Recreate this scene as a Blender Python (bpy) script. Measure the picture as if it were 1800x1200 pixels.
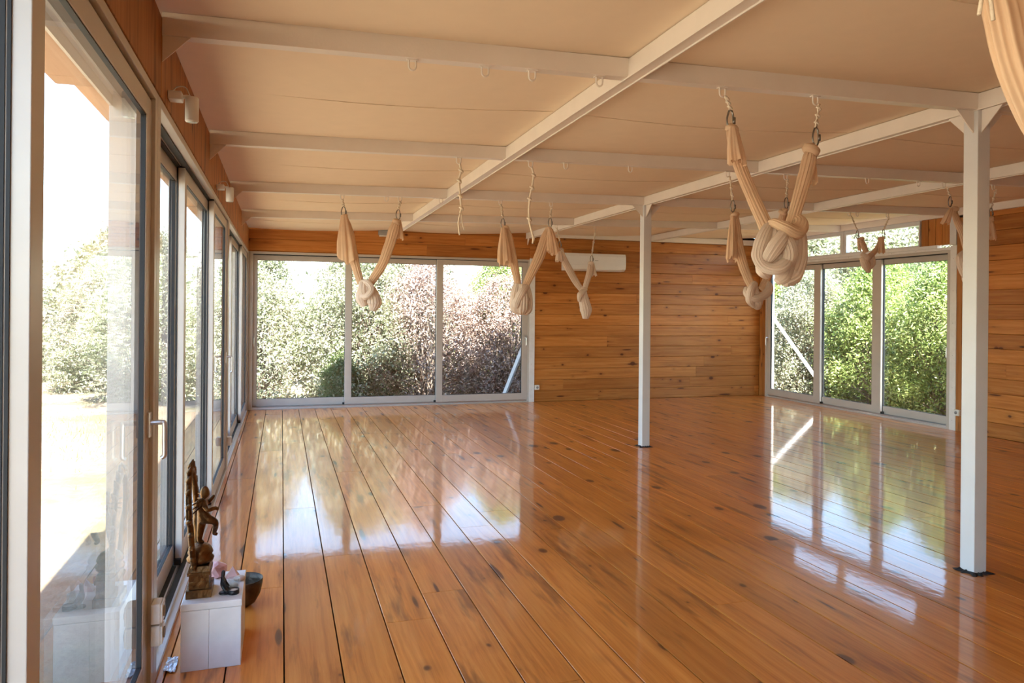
import bpy, bmesh, math, random
import numpy as np
from mathutils import Vector, Matrix

# ------------------------------------------------------------------ scene, camera, light
for o in list(bpy.data.objects): bpy.data.objects.remove(o, do_unlink=True)
scene = bpy.context.scene
COL = scene.collection
EYE = 1.5
FPX, YAW, PITCH, ROLL, SHY = 1293.01, 0.3034, -0.0005, 0.0088, -53.28   # photo 1800x1200
def cam_axes():
    fwd = Vector((math.sin(YAW)*math.cos(PITCH), math.cos(YAW)*math.cos(PITCH), math.sin(PITCH)))
    right = Vector((math.cos(YAW), -math.sin(YAW), 0)); up = right.cross(fwd)
    r2 = right*math.cos(ROLL)+up*math.sin(ROLL); u2 = -right*math.sin(ROLL)+up*math.cos(ROLL)
    return r2, u2, fwd
AX = cam_axes()
cd = bpy.data.cameras.new('camera'); cam = bpy.data.objects.new('camera', cd); COL.objects.link(cam)
cd.sensor_width = 36; cd.lens = FPX/1800*36; cd.shift_y = SHY/1800
cd.clip_start = 0.05; cd.clip_end = 400
cam.matrix_world = Matrix(((AX[0].x, AX[1].x, -AX[2].x, 0), (AX[0].y, AX[1].y, -AX[2].y, 0),
                           (AX[0].z, AX[1].z, -AX[2].z, EYE), (0, 0, 0, 1)))
scene.camera = cam
# pixel of the photograph -> point on a plane of the room
def ray(u, v): return AX[0]*((u-900)/FPX) - AX[1]*((v-600-SHY)/FPX) + AX[2]
def ony(u, v, y):
    d = ray(u, v); return Vector((0, 0, EYE)) + d*(y/d.y)
def onx(u, v, x):
    d = ray(u, v); return Vector((0, 0, EYE)) + d*(x/d.x)
def onz(u, v, z):
    d = ray(u, v); return Vector((0, 0, EYE)) + d*((z-EYE)/d.z)

w = bpy.data.worlds.new('World'); scene.world = w; w.use_nodes = True
nt = w.node_tree; nt.nodes.clear()
sky = nt.nodes.new('ShaderNodeTexSky'); sky.sky_type = 'NISHITA'; sky.sun_disc = False
sky.sun_elevation = math.radians(58); sky.sun_rotation = math.radians(170)
sky.air_density = 1.25; sky.dust_density = 0.1; sky.ozone_density = 2.5
bg = nt.nodes.new('ShaderNodeBackground'); bg.inputs[1].default_value = 0.30
wo = nt.nodes.new('ShaderNodeOutputWorld')
nt.links.new(sky.outputs[0], bg.inputs[0]); nt.links.new(bg.outputs[0], wo.inputs[0])
sl = bpy.data.lights.new('sun', 'SUN'); sl.energy = 13.5; sl.angle = math.radians(0.55); sl.color = (1.0, 0.95, 0.87)
sun = bpy.data.objects.new('sun', sl); COL.objects.link(sun)
sun.rotation_euler = Vector((-0.07, 0.60, -1.0)).to_track_quat('-Z', 'Y').to_euler(); sun.location = (0, 0, 8)
scene.view_settings.view_transform = 'Standard'; scene.view_settings.look = 'None'
scene.view_settings.gamma = 1.0; scene.view_settings.use_curve_mapping = False
scene.view_settings.exposure = 2.0

# ------------------------------------------------------------------ room dimensions
XL, XR, YB, YN = -0.485, 8.34, 11.49, -5.0
T = 2.345                                  # top of the sliding door frames
ZB = lambda x: 2.6083 + 0.0204*x           # underside of the roof steel (roof pitch)
BH = 0.092
BY = [3.25+2.05*k for k in range(-2, 4)]   # (one more unseen bay behind the viewer, added with its door for daylight)   # front faces of the cross beams
LX = [1.60, 3.825, 6.086]                  # -x faces of the long beams
BW = 0.06
random.seed(4)

# ------------------------------------------------------------------ materials
MATS = {}
def newmat(name):
    m = bpy.data.materials.new(name); m.use_nodes = True; MATS[name] = m
    nt = m.node_tree; b = nt.nodes['Principled BSDF']; return m, nt, b
def N(nt, t, **kw):
    n = nt.nodes.new(t)
    for k, v in kw.items(): setattr(n, k, v)
    return n
def L(nt, a, b): nt.links.new(a, b)
def ramp(nt, fac, stops):
    r = N(nt, 'ShaderNodeValToRGB'); e = r.color_ramp.elements
    while len(e) < len(stops): e.new(0.5)
    for i, (p, c) in enumerate(stops):
        e[i].position = p; e[i].color = (*c, 1) if len(c) == 3 else c
    L(nt, fac, r.inputs[0]); return r
def mth(nt, op, a, b=None, clamp=False):
    n = N(nt, 'ShaderNodeMath', operation=op); n.use_clamp = clamp
    for i, x in enumerate((a, b)):
        if x is None: continue
        if isinstance(x, (int, float)): n.inputs[i].default_value = x
        else: L(nt, x, n.inputs[i])
    return n.outputs[0]
def mix(nt, fac, a, b, mode='MIX'):
    n = N(nt, 'ShaderNodeMix', data_type='RGBA', blend_type=mode)
    for s, x in ((n.inputs[0], fac), (n.inputs[6], a), (n.inputs[7], b)):
        if isinstance(x, (int, float)): s.default_value = x
        elif isinstance(x, tuple): s.default_value = (*x, 1) if len(x) == 3 else x
        else: L(nt, x, s)
    return n.outputs[2]

def plain(name, col, rough=0.5, metal=0.0, spec=0.5, bump=0.0, bscale=60, var=0.06, vscale=6):
    m, nt, b = newmat(name)
    tc = N(nt, 'ShaderNodeTexCoord'); no = N(nt, 'ShaderNodeTexNoise'); no.inputs['Scale'].default_value = vscale; no.inputs['Detail'].default_value = 5
    L(nt, tc.outputs['Object'], no.inputs['Vector'])
    lo = tuple(c*(1-var) for c in col); hi = tuple(min(1, c*(1+var)) for c in col)
    r = ramp(nt, no.outputs[0], [(0.3, lo), (0.7, hi)])
    L(nt, r.outputs[0], b.inputs['Base Color'])
    b.inputs['Roughness'].default_value = rough; b.inputs['Metallic'].default_value = metal; b.inputs['Specular IOR Level'].default_value = spec
    if bump:
        n2 = N(nt, 'ShaderNodeTexNoise'); n2.inputs['Scale'].default_value = bscale; n2.inputs['Detail'].default_value = 4
        L(nt, tc.outputs['Object'], n2.inputs['Vector'])
        bp = N(nt, 'ShaderNodeBump'); bp.inputs['Strength'].default_value = bump; bp.inputs['Distance'].default_value = 0.01
        L(nt, n2.outputs[0], bp.inputs['Height']); L(nt, bp.outputs[0], b.inputs['Normal'])
    return m

def wood(name, axis, cax, dark, mid, light, knot, rough, coat=0.0, coat_rough=0.1, knots=2.2, knot_size=0.075, stain=0.0, bump=0.12, hue=0.25, wav=0.0):
    """pine boards: grain runs along `axis` of the board's own coordinates"""
    m, nt, b = newmat(name)
    tc = N(nt, 'ShaderNodeTexCoord'); oi = N(nt, 'ShaderNodeObjectInfo')
    off = N(nt, 'ShaderNodeCombineXYZ')
    for i, k in enumerate((37.0, 91.0, 53.0)): L(nt, mth(nt, 'MULTIPLY', oi.outputs['Random'], k), off.inputs[i])
    ad = N(nt, 'ShaderNodeVectorMath', operation='ADD'); L(nt, tc.outputs['Object'], ad.inputs[0]); L(nt, off.outputs[0], ad.inputs[1])
    def scaled(al, ac):
        s = [ac, ac, ac]; s[axis] = al
        v = N(nt, 'ShaderNodeVectorMath', operation='MULTIPLY'); L(nt, ad.outputs[0], v.inputs[0]); v.inputs[1].default_value = s
        return v.outputs[0]
    # warp so that the grain wanders round the knots
    wn = N(nt, 'ShaderNodeTexNoise'); wn.inputs['Scale'].default_value = 1.0; wn.inputs['Detail'].default_value = 2; L(nt, scaled(1.6, 5), wn.inputs['Vector'])
    wv = N(nt, 'ShaderNodeVectorMath', operation='SCALE'); L(nt, wn.outputs['Color'], wv.inputs[0]); wv.inputs['Scale'].default_value = 1.2
    g = N(nt, 'ShaderNodeVectorMath', operation='ADD'); L(nt, scaled(1.3, 34), g.inputs[0]); L(nt, wv.outputs[0], g.inputs[1])
    gn = N(nt, 'ShaderNodeTexNoise'); gn.inputs['Scale'].default_value = 1.0; gn.inputs['Detail'].default_value = 5; gn.inputs['Roughness'].default_value = 0.62
    L(nt, g.outputs[0], gn.inputs['Vector'])
    col = ramp(nt, gn.outputs[0], [(0.28, dark), (0.5, mid), (0.74, light)]).outputs[0]
    big = N(nt, 'ShaderNodeTexNoise'); big.inputs['Scale'].default_value = 1.0; big.inputs['Detail'].default_value = 3; L(nt, scaled(0.9, 3), big.inputs['Vector'])
    bf = mth(nt, 'MULTIPLY', mth(nt, 'SUBTRACT', big.outputs[0], 0.42, True), 1.6, True)
    col = mix(nt, bf, col, tuple(c*0.72 for c in mid))
    # tone of the single board
    tone = ramp(nt, oi.outputs['Random'], [(0.0, (1-hue, 1-hue*1.15, 1-hue*1.3)), (0.5, (1, 1, 1)), (1.0, (1+hue*.5, 1+hue*.45, 1+hue*.3))])
    col = mix(nt, 1.0, col, tone.outputs[0], 'MULTIPLY')
    # knots
    sp = N(nt, 'ShaderNodeSeparateXYZ'); L(nt, ad.outputs[0], sp.inputs[0])
    def voro(al, ac, sc, ofs):
        kv = N(nt, 'ShaderNodeTexVoronoi', voronoi_dimensions='2D'); kv.inputs['Scale'].default_value = sc; kv.inputs['Randomness'].default_value = 1.0
        cv = N(nt, 'ShaderNodeCombineXYZ'); L(nt, mth(nt, 'MULTIPLY', sp.outputs[axis], al), cv.inputs[0]); L(nt, mth(nt, 'ADD', mth(nt, 'MULTIPLY', sp.outputs[cax], ac), ofs), cv.inputs[1])
        dst = N(nt, 'ShaderNodeVectorMath', operation='ADD'); L(nt, cv.outputs[0], dst.inputs[0])
        w2 = N(nt, 'ShaderNodeVectorMath', operation='SCALE'); w2.inputs['Scale'].default_value = 0.05; L(nt, wn.outputs['Color'], w2.inputs[0]); L(nt, w2.outputs[0], dst.inputs[1])
        L(nt, dst.outputs[0], kv.inputs['Vector'])
        return kv.outputs['Distance']
    kd = mth(nt, 'MINIMUM', voro(0.62, 1.0, knots, 0.0), mth(nt, 'MULTIPLY', voro(0.30, 2.2, knots*.8, 7.7), 1.25))
    kn = N(nt, 'ShaderNodeTexNoise'); kn.inputs['Scale'].default_value = 1.0; kn.inputs['Detail'].default_value = 1; L(nt, scaled(1.1, 2.3), kn.inputs['Vector'])
    kd = mth(nt, 'ADD', kd, mth(nt, 'MULTIPLY', mth(nt, 'SUBTRACT', kn.outputs[0], 0.44), 0.30), True)
    ring = ramp(nt, kd, [(0.0, (1, 1, 1)), (knot_size*.62, (.9, .9, .9)), (knot_size, (.22, .22, .22)), (knot_size*2.6, (0, 0, 0))])
    col = mix(nt, ring.outputs[0], col, knot)
    if stain:
        sn = N(nt, 'ShaderNodeTexNoise'); sn.inputs['Scale'].default_value = 1.0; sn.inputs['Detail'].default_value = 4; sn.inputs['Roughness'].default_value = .6
        L(nt, scaled(1.2, 9), sn.inputs['Vector'])
        sf = ramp(nt, sn.outputs[0], [(0.56, (0, 0, 0)), (0.69, (stain,)*3)])
        col = mix(nt, sf.outputs[0], col, knot)
    L(nt, col, b.inputs['Base Color'])
    b.inputs['Roughness'].default_value = rough; b.inputs['Specular IOR Level'].default_value = 0.12
    b.inputs['Coat Weight'].default_value = coat; b.inputs['Coat Roughness'].default_value = coat_rough
    bp = N(nt, 'ShaderNodeBump'); bp.inputs['Strength'].default_value = bump; bp.inputs['Distance'].default_value = 0.004
    h = gn.outputs[0]
    L(nt, h, bp.inputs['Height']); L(nt, bp.outputs[0], b.inputs['Normal'])
    if wav:
        wn2 = N(nt, 'ShaderNodeTexNoise'); wn2.inputs['Scale'].default_value = 1.0; wn2.inputs['Detail'].default_value = 3
        L(nt, scaled(10, 22), wn2.inputs['Vector'])
        b2 = N(nt, 'ShaderNodeBump'); b2.inputs['Strength'].default_value = wav; b2.inputs['Distance'].default_value = 0.004
        L(nt, wn2.outputs[0], b2.inputs['Height']); L(nt, b2.outputs[0], b.inputs['Coat Normal'])
        b3 = N(nt, 'ShaderNodeBump'); b3.inputs['Strength'].default_value = wav; b3.inputs['Distance'].default_value = 0.004
        L(nt, wn2.outputs[0], b3.inputs['Height']); L(nt, bp.outputs[0], b3.inputs['Normal']); L(nt, b3.outputs[0], b.inputs['Normal'])
    return m

M_FLOOR = wood('varnished_floor_pine', 1, 0, (0.47, 0.136, 0.020), (0.665, 0.222, 0.036), (0.79, 0.312, 0.062), (0.11, 0.030, 0.009), 0.36, coat=0.7, coat_rough=0.06, knots=2.1, knot_size=0.058, stain=0.62, bump=0.05, hue=0.16, wav=0.10)
WALLARGS = ((0.36, 0.120, 0.026), (0.50, 0.190, 0.046), (0.60, 0.265, 0.078), (0.10, 0.028, 0.010), 0.42)
WALLKW = dict(coat=0.25, coat_rough=0.25, knots=3.0, knot_size=0.062, stain=0.25, bump=0.12, hue=0.24)
M_WALL = wood('varnished_wall_pine', 0, 2, *WALLARGS, **WALLKW)
M_WALL_R = wood('varnished_wall_pine_side', 1, 2, *WALLARGS, **WALLKW)
M_WALL_V = wood('varnished_wall_pine_upright', 2, 1, *WALLARGS, **WALLKW)
M_FASC = wood('fascia_timber', 2, 1, (0.36, 0.135, 0.040), (0.50, 0.215, 0.072), (0.60, 0.29, 0.11), (0.12, 0.045, 0.02), 0.55, knots=1.3, knot_size=0.05, stain=0.85, bump=0.4, hue=0.2)
M_SUB = plain('dark_joint', (0.025, 0.014, 0.008), 0.9)
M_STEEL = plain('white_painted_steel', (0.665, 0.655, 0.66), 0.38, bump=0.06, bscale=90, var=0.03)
M_BEAM = plain('bounce_tinted_white_steel', (0.80, 0.715, 0.64), 0.40, bump=0.06, bscale=90, var=0.03)  # same white as the columns, warm floor bounce put into the colour
M_WHITE = plain('white_painted_board', (0.78, 0.77, 0.78), 0.5, bump=0.1, bscale=40, var=0.05, vscale=14)
M_PLAST = plain('white_plastic', (0.80, 0.79, 0.78), 0.35, var=0.02)
M_ALU = plain('champagne_aluminium', (0.56, 0.52, 0.49), 0.36, metal=0.15, var=0.03)
M_ALU2 = plain('bright_aluminium', (0.62, 0.62, 0.63), 0.28, metal=0.8, var=0.03)
M_BLACK = plain('black_rubber', (0.010, 0.011, 0.014), 0.6)
M_GREY = plain('grey_plastic', (0.33, 0.33, 0.33), 0.5)
M_ROPE = plain('cotton_rope', (0.80, 0.68, 0.54), 0.8, bump=0.4, bscale=180)
M_IRON = plain('carabiner_steel', (0.25, 0.23, 0.21), 0.3, metal=0.9)
M_BRONZE = plain('aged_bronze', (0.15, 0.075, 0.028), 0.38, metal=0.85, bump=0.5, bscale=55, var=0.5, vscale=28)
M_FIG = plain('black_stone', (0.012, 0.012, 0.015), 0.4)
M_ROSE = plain('rose_quartz', (0.80, 0.46, 0.46), 0.35, bump=0.25, bscale=30, var=0.15, vscale=18)
M_PINK = plain('pink_stone', (0.83, 0.58, 0.60), 0.3, var=0.12, vscale=25)
M_STONE = plain('tan_stone', (0.60, 0.47, 0.40), 0.5, var=0.15, vscale=30)
M_BOWL = plain('dark_bronze_bowl', (0.075, 0.050, 0.030), 0.4, metal=0.6, bump=0.35, bscale=45, var=0.4, vscale=20)
M_WAX = plain('candle_wax', (0.72, 0.70, 0.66), 0.5)
M_FOIL = plain('clear_foil', (0.62, 0.62, 0.66), 0.15, metal=0.7, bump=0.8, bscale=40)
M_BARK = plain('grey_bark', (0.26, 0.20, 0.16), 0.9, bump=0.5, bscale=30, var=0.3)
M_SOFF = wood('eave_plywood', 1, 0, (0.45, 0.26, 0.17), (0.56, 0.35, 0.24), (0.66, 0.44, 0.32), (0.30, 0.14, 0.08), 0.7, knots=0.8, knot_size=0.03)

def cloth(name, col, transl, weave=900, var=.06):
    m = bpy.data.materials.new(name); m.use_nodes = True; nt = m.node_tree; nt.nodes.clear()
    o = N(nt, 'ShaderNodeOutputMaterial'); d = N(nt, 'ShaderNodeBsdfDiffuse'); t = N(nt, 'ShaderNodeBsdfTranslucent'); mx = N(nt, 'ShaderNodeMixShader')
    tc = N(nt, 'ShaderNodeTexCoord'); no = N(nt, 'ShaderNodeTexNoise'); no.inputs['Scale'].default_value = 9; no.inputs['Detail'].default_value = 6
    L(nt, tc.outputs['Object'], no.inputs['Vector'])
    r = ramp(nt, no.outputs[0], [(0.3, tuple(c*(1-var) for c in col)), (0.7, tuple(min(1, c*(1+var)) for c in col))])
    L(nt, r.outputs[0], d.inputs[0]); L(nt, r.outputs[0], t.inputs[0])
    n2 = N(nt, 'ShaderNodeTexNoise'); n2.inputs['Scale'].default_value = weave; L(nt, tc.outputs['Object'], n2.inputs['Vector'])
    bp = N(nt, 'ShaderNodeBump'); bp.inputs['Strength'].default_value = .12; bp.inputs['Distance'].default_value = .001
    L(nt, n2.outputs[0], bp.inputs['Height']); L(nt, bp.outputs[0], d.inputs['Normal'])
    mx.inputs[0].default_value = transl
    L(nt, d.outputs[0], mx.inputs[1]); L(nt, t.outputs[0], mx.inputs[2]); L(nt, mx.outputs[0], o.inputs[0]); MATS[name] = m
    return m
M_SILK = cloth('peach_hammock_cloth', (0.84, 0.61, 0.42), 0.24)
M_SILK2 = cloth('pale_hammock_cloth', (0.84, 0.69, 0.58), 0.20)
M_CEIL = cloth('cream_ceiling_canvas', (0.88, 0.715, 0.54), 0.05, 300, .015)

def glass(name, tint):
    m = bpy.data.materials.new(name); m.use_nodes = True; nt = m.node_tree; nt.nodes.clear()
    o = N(nt, 'ShaderNodeOutputMaterial'); t = N(nt, 'ShaderNodeBsdfTransparent'); g = N(nt, 'ShaderNodeBsdfGlossy'); mx = N(nt, 'ShaderNodeMixShader')
    t.inputs[0].default_value = (*tint, 1); g.inputs['Roughness'].default_value = 0.0; g.inputs[0].default_value = (1, 1, 1, 1)
    lw = N(nt, 'ShaderNodeLayerWeight'); lw.inputs[0].default_value = 0.5      # facing = 1 - cos
    f = mth(nt, 'ADD', mth(nt, 'MULTIPLY', mth(nt, 'POWER', lw.outputs['Facing'], 5.0), 0.95), 0.042)
    L(nt, f, mx.inputs[0]); L(nt, t.outputs[0], mx.inputs[1]); L(nt, g.outputs[0], mx.inputs[2]); L(nt, mx.outputs[0], o.inputs[0]); MATS[name] = m
    return m
M_GLASS = glass('window_glass', (0.97, 0.985, 0.98))
M_CLEAR = glass('candle_glass', (0.90, 0.93, 0.93))

def leafmat(name, cols, tr=0.3):
    m = bpy.data.materials.new(name); m.use_nodes = True; nt = m.node_tree; nt.nodes.clear()
    o = N(nt, 'ShaderNodeOutputMaterial'); d = N(nt, 'ShaderNodeBsdfPrincipled'); t = N(nt, 'ShaderNodeBsdfTranslucent'); mx = N(nt, 'ShaderNodeMixShader')
    ge = N(nt, 'ShaderNodeNewGeometry'); oi = N(nt, 'ShaderNodeObjectInfo'); tc = N(nt, 'ShaderNodeTexCoord')
    no = N(nt, 'ShaderNodeTexNoise'); no.inputs['Scale'].default_value = 1.3; L(nt, tc.outputs['Object'], no.inputs['Vector'])
    s = mth(nt, 'ADD', mth(nt, 'MULTIPLY', ge.outputs['Random Per Island'], 0.45), mth(nt, 'MULTIPLY', no.outputs[0], 0.55))
    r = ramp(nt, s, [(0.2+0.6*i/(len(cols)-1), c) for i, c in enumerate(cols)])
    L(nt, r.outputs[0], d.inputs['Base Color']); L(nt, r.outputs[0], t.inputs[0]); d.inputs['Roughness'].default_value = .5
    mx.inputs[0].default_value = tr; L(nt, d.outputs[0], mx.inputs[1]); L(nt, t.outputs[0], mx.inputs[2]); L(nt, mx.outputs[0], o.inputs[0]); MATS[name] = m
    return m
M_LEAF_A = leafmat('grey_green_leaves', [(0.09, 0.11, 0.055), (0.25, 0.28, 0.16), (0.45, 0.45, 0.33), (0.52, 0.43, 0.35)])
M_LEAF_B = leafmat('fresh_green_leaves', [(0.07, 0.115, 0.03), (0.21, 0.29, 0.075), (0.36, 0.43, 0.14), (0.46, 0.49, 0.26)])
M_LEAF_C = leafmat('dark_green_leaves', [(0.05, 0.08, 0.03), (0.12, 0.17, 0.06), (0.22, 0.27, 0.12)])
M_LEAF_D = leafmat('dry_brown_twigs', [(0.18, 0.115, 0.09), (0.38, 0.28, 0.235), (0.56, 0.46, 0.41)], 0.1)

def groundmat():
    m, nt, b = newmat('dry_sandy_ground')
    tc = N(nt, 'ShaderNodeTexCoord')
    a = N(nt, 'ShaderNodeTexNoise'); a.inputs['Scale'].default_value = 0.55; a.inputs['Detail'].default_value = 8; L(nt, tc.outputs['Object'], a.inputs['Vector'])
    c = N(nt, 'ShaderNodeTexNoise'); c.inputs['Scale'].default_value = 9; c.inputs['Detail'].default_value = 6; L(nt, tc.outputs['Object'], c.inputs['Vector'])
    r = ramp(nt, a.outputs[0], [(0.35, (0.15, 0.15, 0.075)), (0.5, (0.235, 0.185, 0.125)), (0.65, (0.28, 0.225, 0.165))])
    r2 = ramp(nt, c.outputs[0], [(0.3, (.72, .70, .66)), (0.7, (1.1, 1.08, 1.05))])
    L(nt, mix(nt, 1, r.outputs[0], r2.outputs[0], 'MULTIPLY'), b.inputs['Base Color']); b.inputs['Roughness'].default_value = .95
    bp = N(nt, 'ShaderNodeBump'); bp.inputs['Strength'].default_value = .6; bp.inputs['Distance'].default_value = .05
    L(nt, c.outputs[0], bp.inputs['Height']); L(nt, bp.outputs[0], b.inputs['Normal'])
    return m
M_GROUND = groundmat()

# ------------------------------------------------------------------ helpers
def link(name, me, mat=None, parent=None, loc=None):
    o = bpy.data.objects.new(name, me); COL.objects.link(o)
    if mat is not None and me is not None and not me.materials: me.materials.append(mat)
    if parent is not None: o.parent = parent
    if loc is not None: o.location = loc
    return o
def tag(o, label=None, cat=None, group=None, kind=None):
    if label: o['label'] = label
    if cat: o['category'] = cat
    if group: o['group'] = group
    if kind: o['kind'] = kind
    return o
def empty(name, loc=(0, 0, 0), label=None, cat=None, group=None, kind=None):
    o = bpy.data.objects.new(name, None); COL.objects.link(o); o.location = loc; o.empty_display_size = .1
    return tag(o, label, cat, group, kind)
def boxmesh(name, a, b, mat=None):
    """box between corners a and b"""
    x0, y0, z0 = a; x1, y1, z1 = b
    v = [(x0, y0, z0), (x1, y0, z0), (x1, y1, z0), (x0, y1, z0), (x0, y0, z1), (x1, y0, z1), (x1, y1, z1), (x0, y1, z1)]
    f = [(3, 2, 1, 0), (4, 5, 6, 7), (0, 1, 5, 4), (1, 2, 6, 5), (2, 3, 7, 6), (3, 0, 4, 7)]
    me = bpy.data.meshes.new(name); me.from_pydata(v, [], f)
    if mat: me.materials.append(mat)
    return me
def box(name, a, b, mat, parent=None, bevel=0.0):
    """box object with its origin at its own centre; a, b in world (or parent) space"""
    c = [(p+q)/2 for p, q in zip(a, b)]
    h = [abs(q-p)/2 for p, q in zip(a, b)]
    me = boxmesh(name, [-x for x in h], h, mat)
    o = link(name, me, None, parent, c)
    if bevel:
        md = o.modifiers.new('bevel', 'BEVEL'); md.width = bevel; md.segments = 2
    return o
def mesh_from(name, verts, faces, mat=None, smooth=False):
    me = bpy.data.meshes.new(name); me.from_pydata([tuple(v) for v in verts], [], faces)
    if mat: me.materials.append(mat)
    if smooth: me.polygons.foreach_set('use_smooth', [True]*len(me.polygons))
    return me
def catmull(P, n):
    P = [Vector(p) for p in P]
    Q = [P[0]*2-P[1]] + P + [P[-1]*2-P[-2]]
    out = []
    seg = len(P)-1
    for i in range(n+1):
        t = i/n*seg; k = min(int(t), seg-1); t -= k
        a, b, c, d = Q[k:k+4]
        out.append(0.5*((2*b) + (c-a)*t + (2*a-5*b+4*c-d)*t*t + (3*b-a-3*c+d)*t**3))
    return out
def interp(vals, n):
    return [float(np.interp(i/n*(len(vals)-1), range(len(vals)), vals)) for i in range(n+1)]
def tube_data(path, radii, sides=8, flat=1.0, pleats=0, amp=0.0, seed=0, caps=True, ref=Vector((0, -1, 0)), twist=0.0, jag=0.0):
    """tube swept along path; pleats press folds into it; flat squeezes it along ref"""
    rnd = random.Random(seed); n = len(path)
    ph = [rnd.uniform(0, 6.28) for _ in range(4)]; am = [.8, .55, .35, .25]; fr = [pleats, pleats*2-1, max(2, pleats//2), 2]
    V, F = [], []
    nrm = None
    for i, p in enumerate(path):
        t = (path[min(i+1, n-1)]-path[max(i-1, 0)]).normalized()
        if nrm is None:
            nrm = ref - t*ref.dot(t)
            if nrm.length < 1e-3: nrm = Vector((1, 0, 0)) - t*t.x
        else: nrm = nrm - t*nrm.dot(t)
        nrm.normalize(); bn = t.cross(nrm)
        s = i/(n-1)
        for k in range(sides):
            th = 2*math.pi*k/sides + twist*s
            r = 1.0
            if pleats:
                q = sum(a*(1-2*abs(math.sin(.5*f_*th+p_+.5*math.sin(3*s+p_)))) if f_ > 3 else a*math.cos(f_*th+p_+math.sin(3*s+p_)) for a, f_, p_ in zip(am, fr, ph))
                r = 1 + amp*q*0.6
            off = nrm*(math.cos(th)*radii[i]*r*flat) + bn*(math.sin(th)*radii[i]*r)
            if jag and i == n-1: off += t*(rnd.uniform(-jag, jag))
            V.append(p+off)
    for i in range(n-1):
        for k in range(sides):
            a = i*sides+k; b = i*sides+(k+1) % sides
            F.append((a, b, b+sides, a+sides))
    if caps:
        for e, ring in ((0, list(range(sides))[::-1]), (n-1, list(range((n-1)*sides, n*sides)))):
            V.append(sum((V[j] for j in ring), Vector())/sides); c = len(V)-1
            for j in range(sides): F.append((c, ring[j], ring[(j+1) % sides]))
    return V, F
def tube(name, pts, radii, mat, parent=None, n=None, origin=None, smooth=True, **kw):
    n = n or max(4, (len(pts)-1)*5)
    path = catmull(pts, n) if len(pts) > 2 or n > 1 else [Vector(p) for p in pts]
    rr = interp(radii if hasattr(radii, '__len__') else [radii, radii], n)
    V, F = tube_data(path, rr, **kw)
    o0 = Vector(origin) if origin is not None else (parent.location.copy() if parent is not None else Vector())
    if origin is None and parent is None: o0 = Vector(path[0])
    me = mesh_from(name, [v-o0 for v in V], F, mat, smooth)
    return link(name, me, None, parent, None if parent is not None else o0)
def joined(name, parts, mat, parent=None, loc=None, smooth=False):
    V, F = [], []
    for v, f in parts:
        k = len(V); V += list(v); F += [tuple(i+k for i in q) for q in f]
    return link(name, mesh_from(name, V, F, mat, smooth), None, parent, loc)
def boxdata(a, b):
    x0, y0, z0 = a; x1, y1, z1 = b
    return ([Vector(p) for p in ((x0, y0, z0), (x1, y0, z0), (x1, y1, z0), (x0, y1, z0), (x0, y0, z1), (x1, y0, z1), (x1, y1, z1), (x0, y1, z1))],
            [(3, 2, 1, 0), (4, 5, 6, 7), (0, 1, 5, 4), (1, 2, 6, 5), (2, 3, 7, 6), (3, 0, 4, 7)])
def lathe(name, prof, mat, parent=None, loc=None, seg=24):
    V, F = [], []
    for r, z in prof:
        for k in range(seg): V.append((r*math.cos(2*math.pi*k/seg), r*math.sin(2*math.pi*k/seg), z))
    for i in range(len(prof)-1):
        for k in range(seg):
            a = i*seg+k; b = i*seg+(k+1) % seg; F.append((a, b, b+seg, a+seg))
    F.append(tuple(range(seg))[::-1]); F.append(tuple(range((len(prof)-1)*seg, len(prof)*seg)))
    return link(name, mesh_from(name, V, F, mat, True), None, parent, loc)
def chamfer_board(name, lx, ly, lz, c, mat, axis):
    """board centred on the origin, the two long edges of its +z (axis 'z') face chamfered; long side along x"""
    hx, hy, hz = lx/2, ly/2, lz/2
    prof = [(-hy, -hz), (hy, -hz), (hy, hz-c), (hy-c, hz), (-hy+c, hz), (-hy, hz-c)]
    V = [(s*hx, y, z) for s in (-1, 1) for y, z in prof]
    F = [tuple(range(6))[::-1], tuple(range(6, 12))] + [(i, (i+1) % 6, 6+(i+1) % 6, 6+i) for i in range(6)]
    if axis == 'floor': V = [(-y, x, z) for x, y, z in V]
    elif axis == 'back': V = [(x, -z, y) for x, y, z in V]            # face towards -y
    elif axis == 'right': V = [(-z, -x, y) for x, y, z in V]          # face towards -x, long side along y
    elif axis == 'upright': V = [(-z, y, x) for x, y, z in V]         # face towards -x, long side along z
    me = mesh_from(name, V, F, mat)
    me.update(); bm = bmesh.new(); bm.from_mesh(me); bmesh.ops.recalc_face_normals(bm, faces=bm.faces); bm.to_mesh(me); bm.free()
    return me

# ================================================================== THE SETTING
# ---- ground outside
ground = link('ground', mesh_from('ground', [(-60, -40, 0), (60, -40, 0), (60, 70, 0), (-60, 70, 0)], [(0, 1, 2, 3)], M_GROUND), None, None, (0, 0, -0.25))
tag(ground, 'dry sandy ground with sparse grass outside the windows', 'ground', kind='structure')

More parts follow.
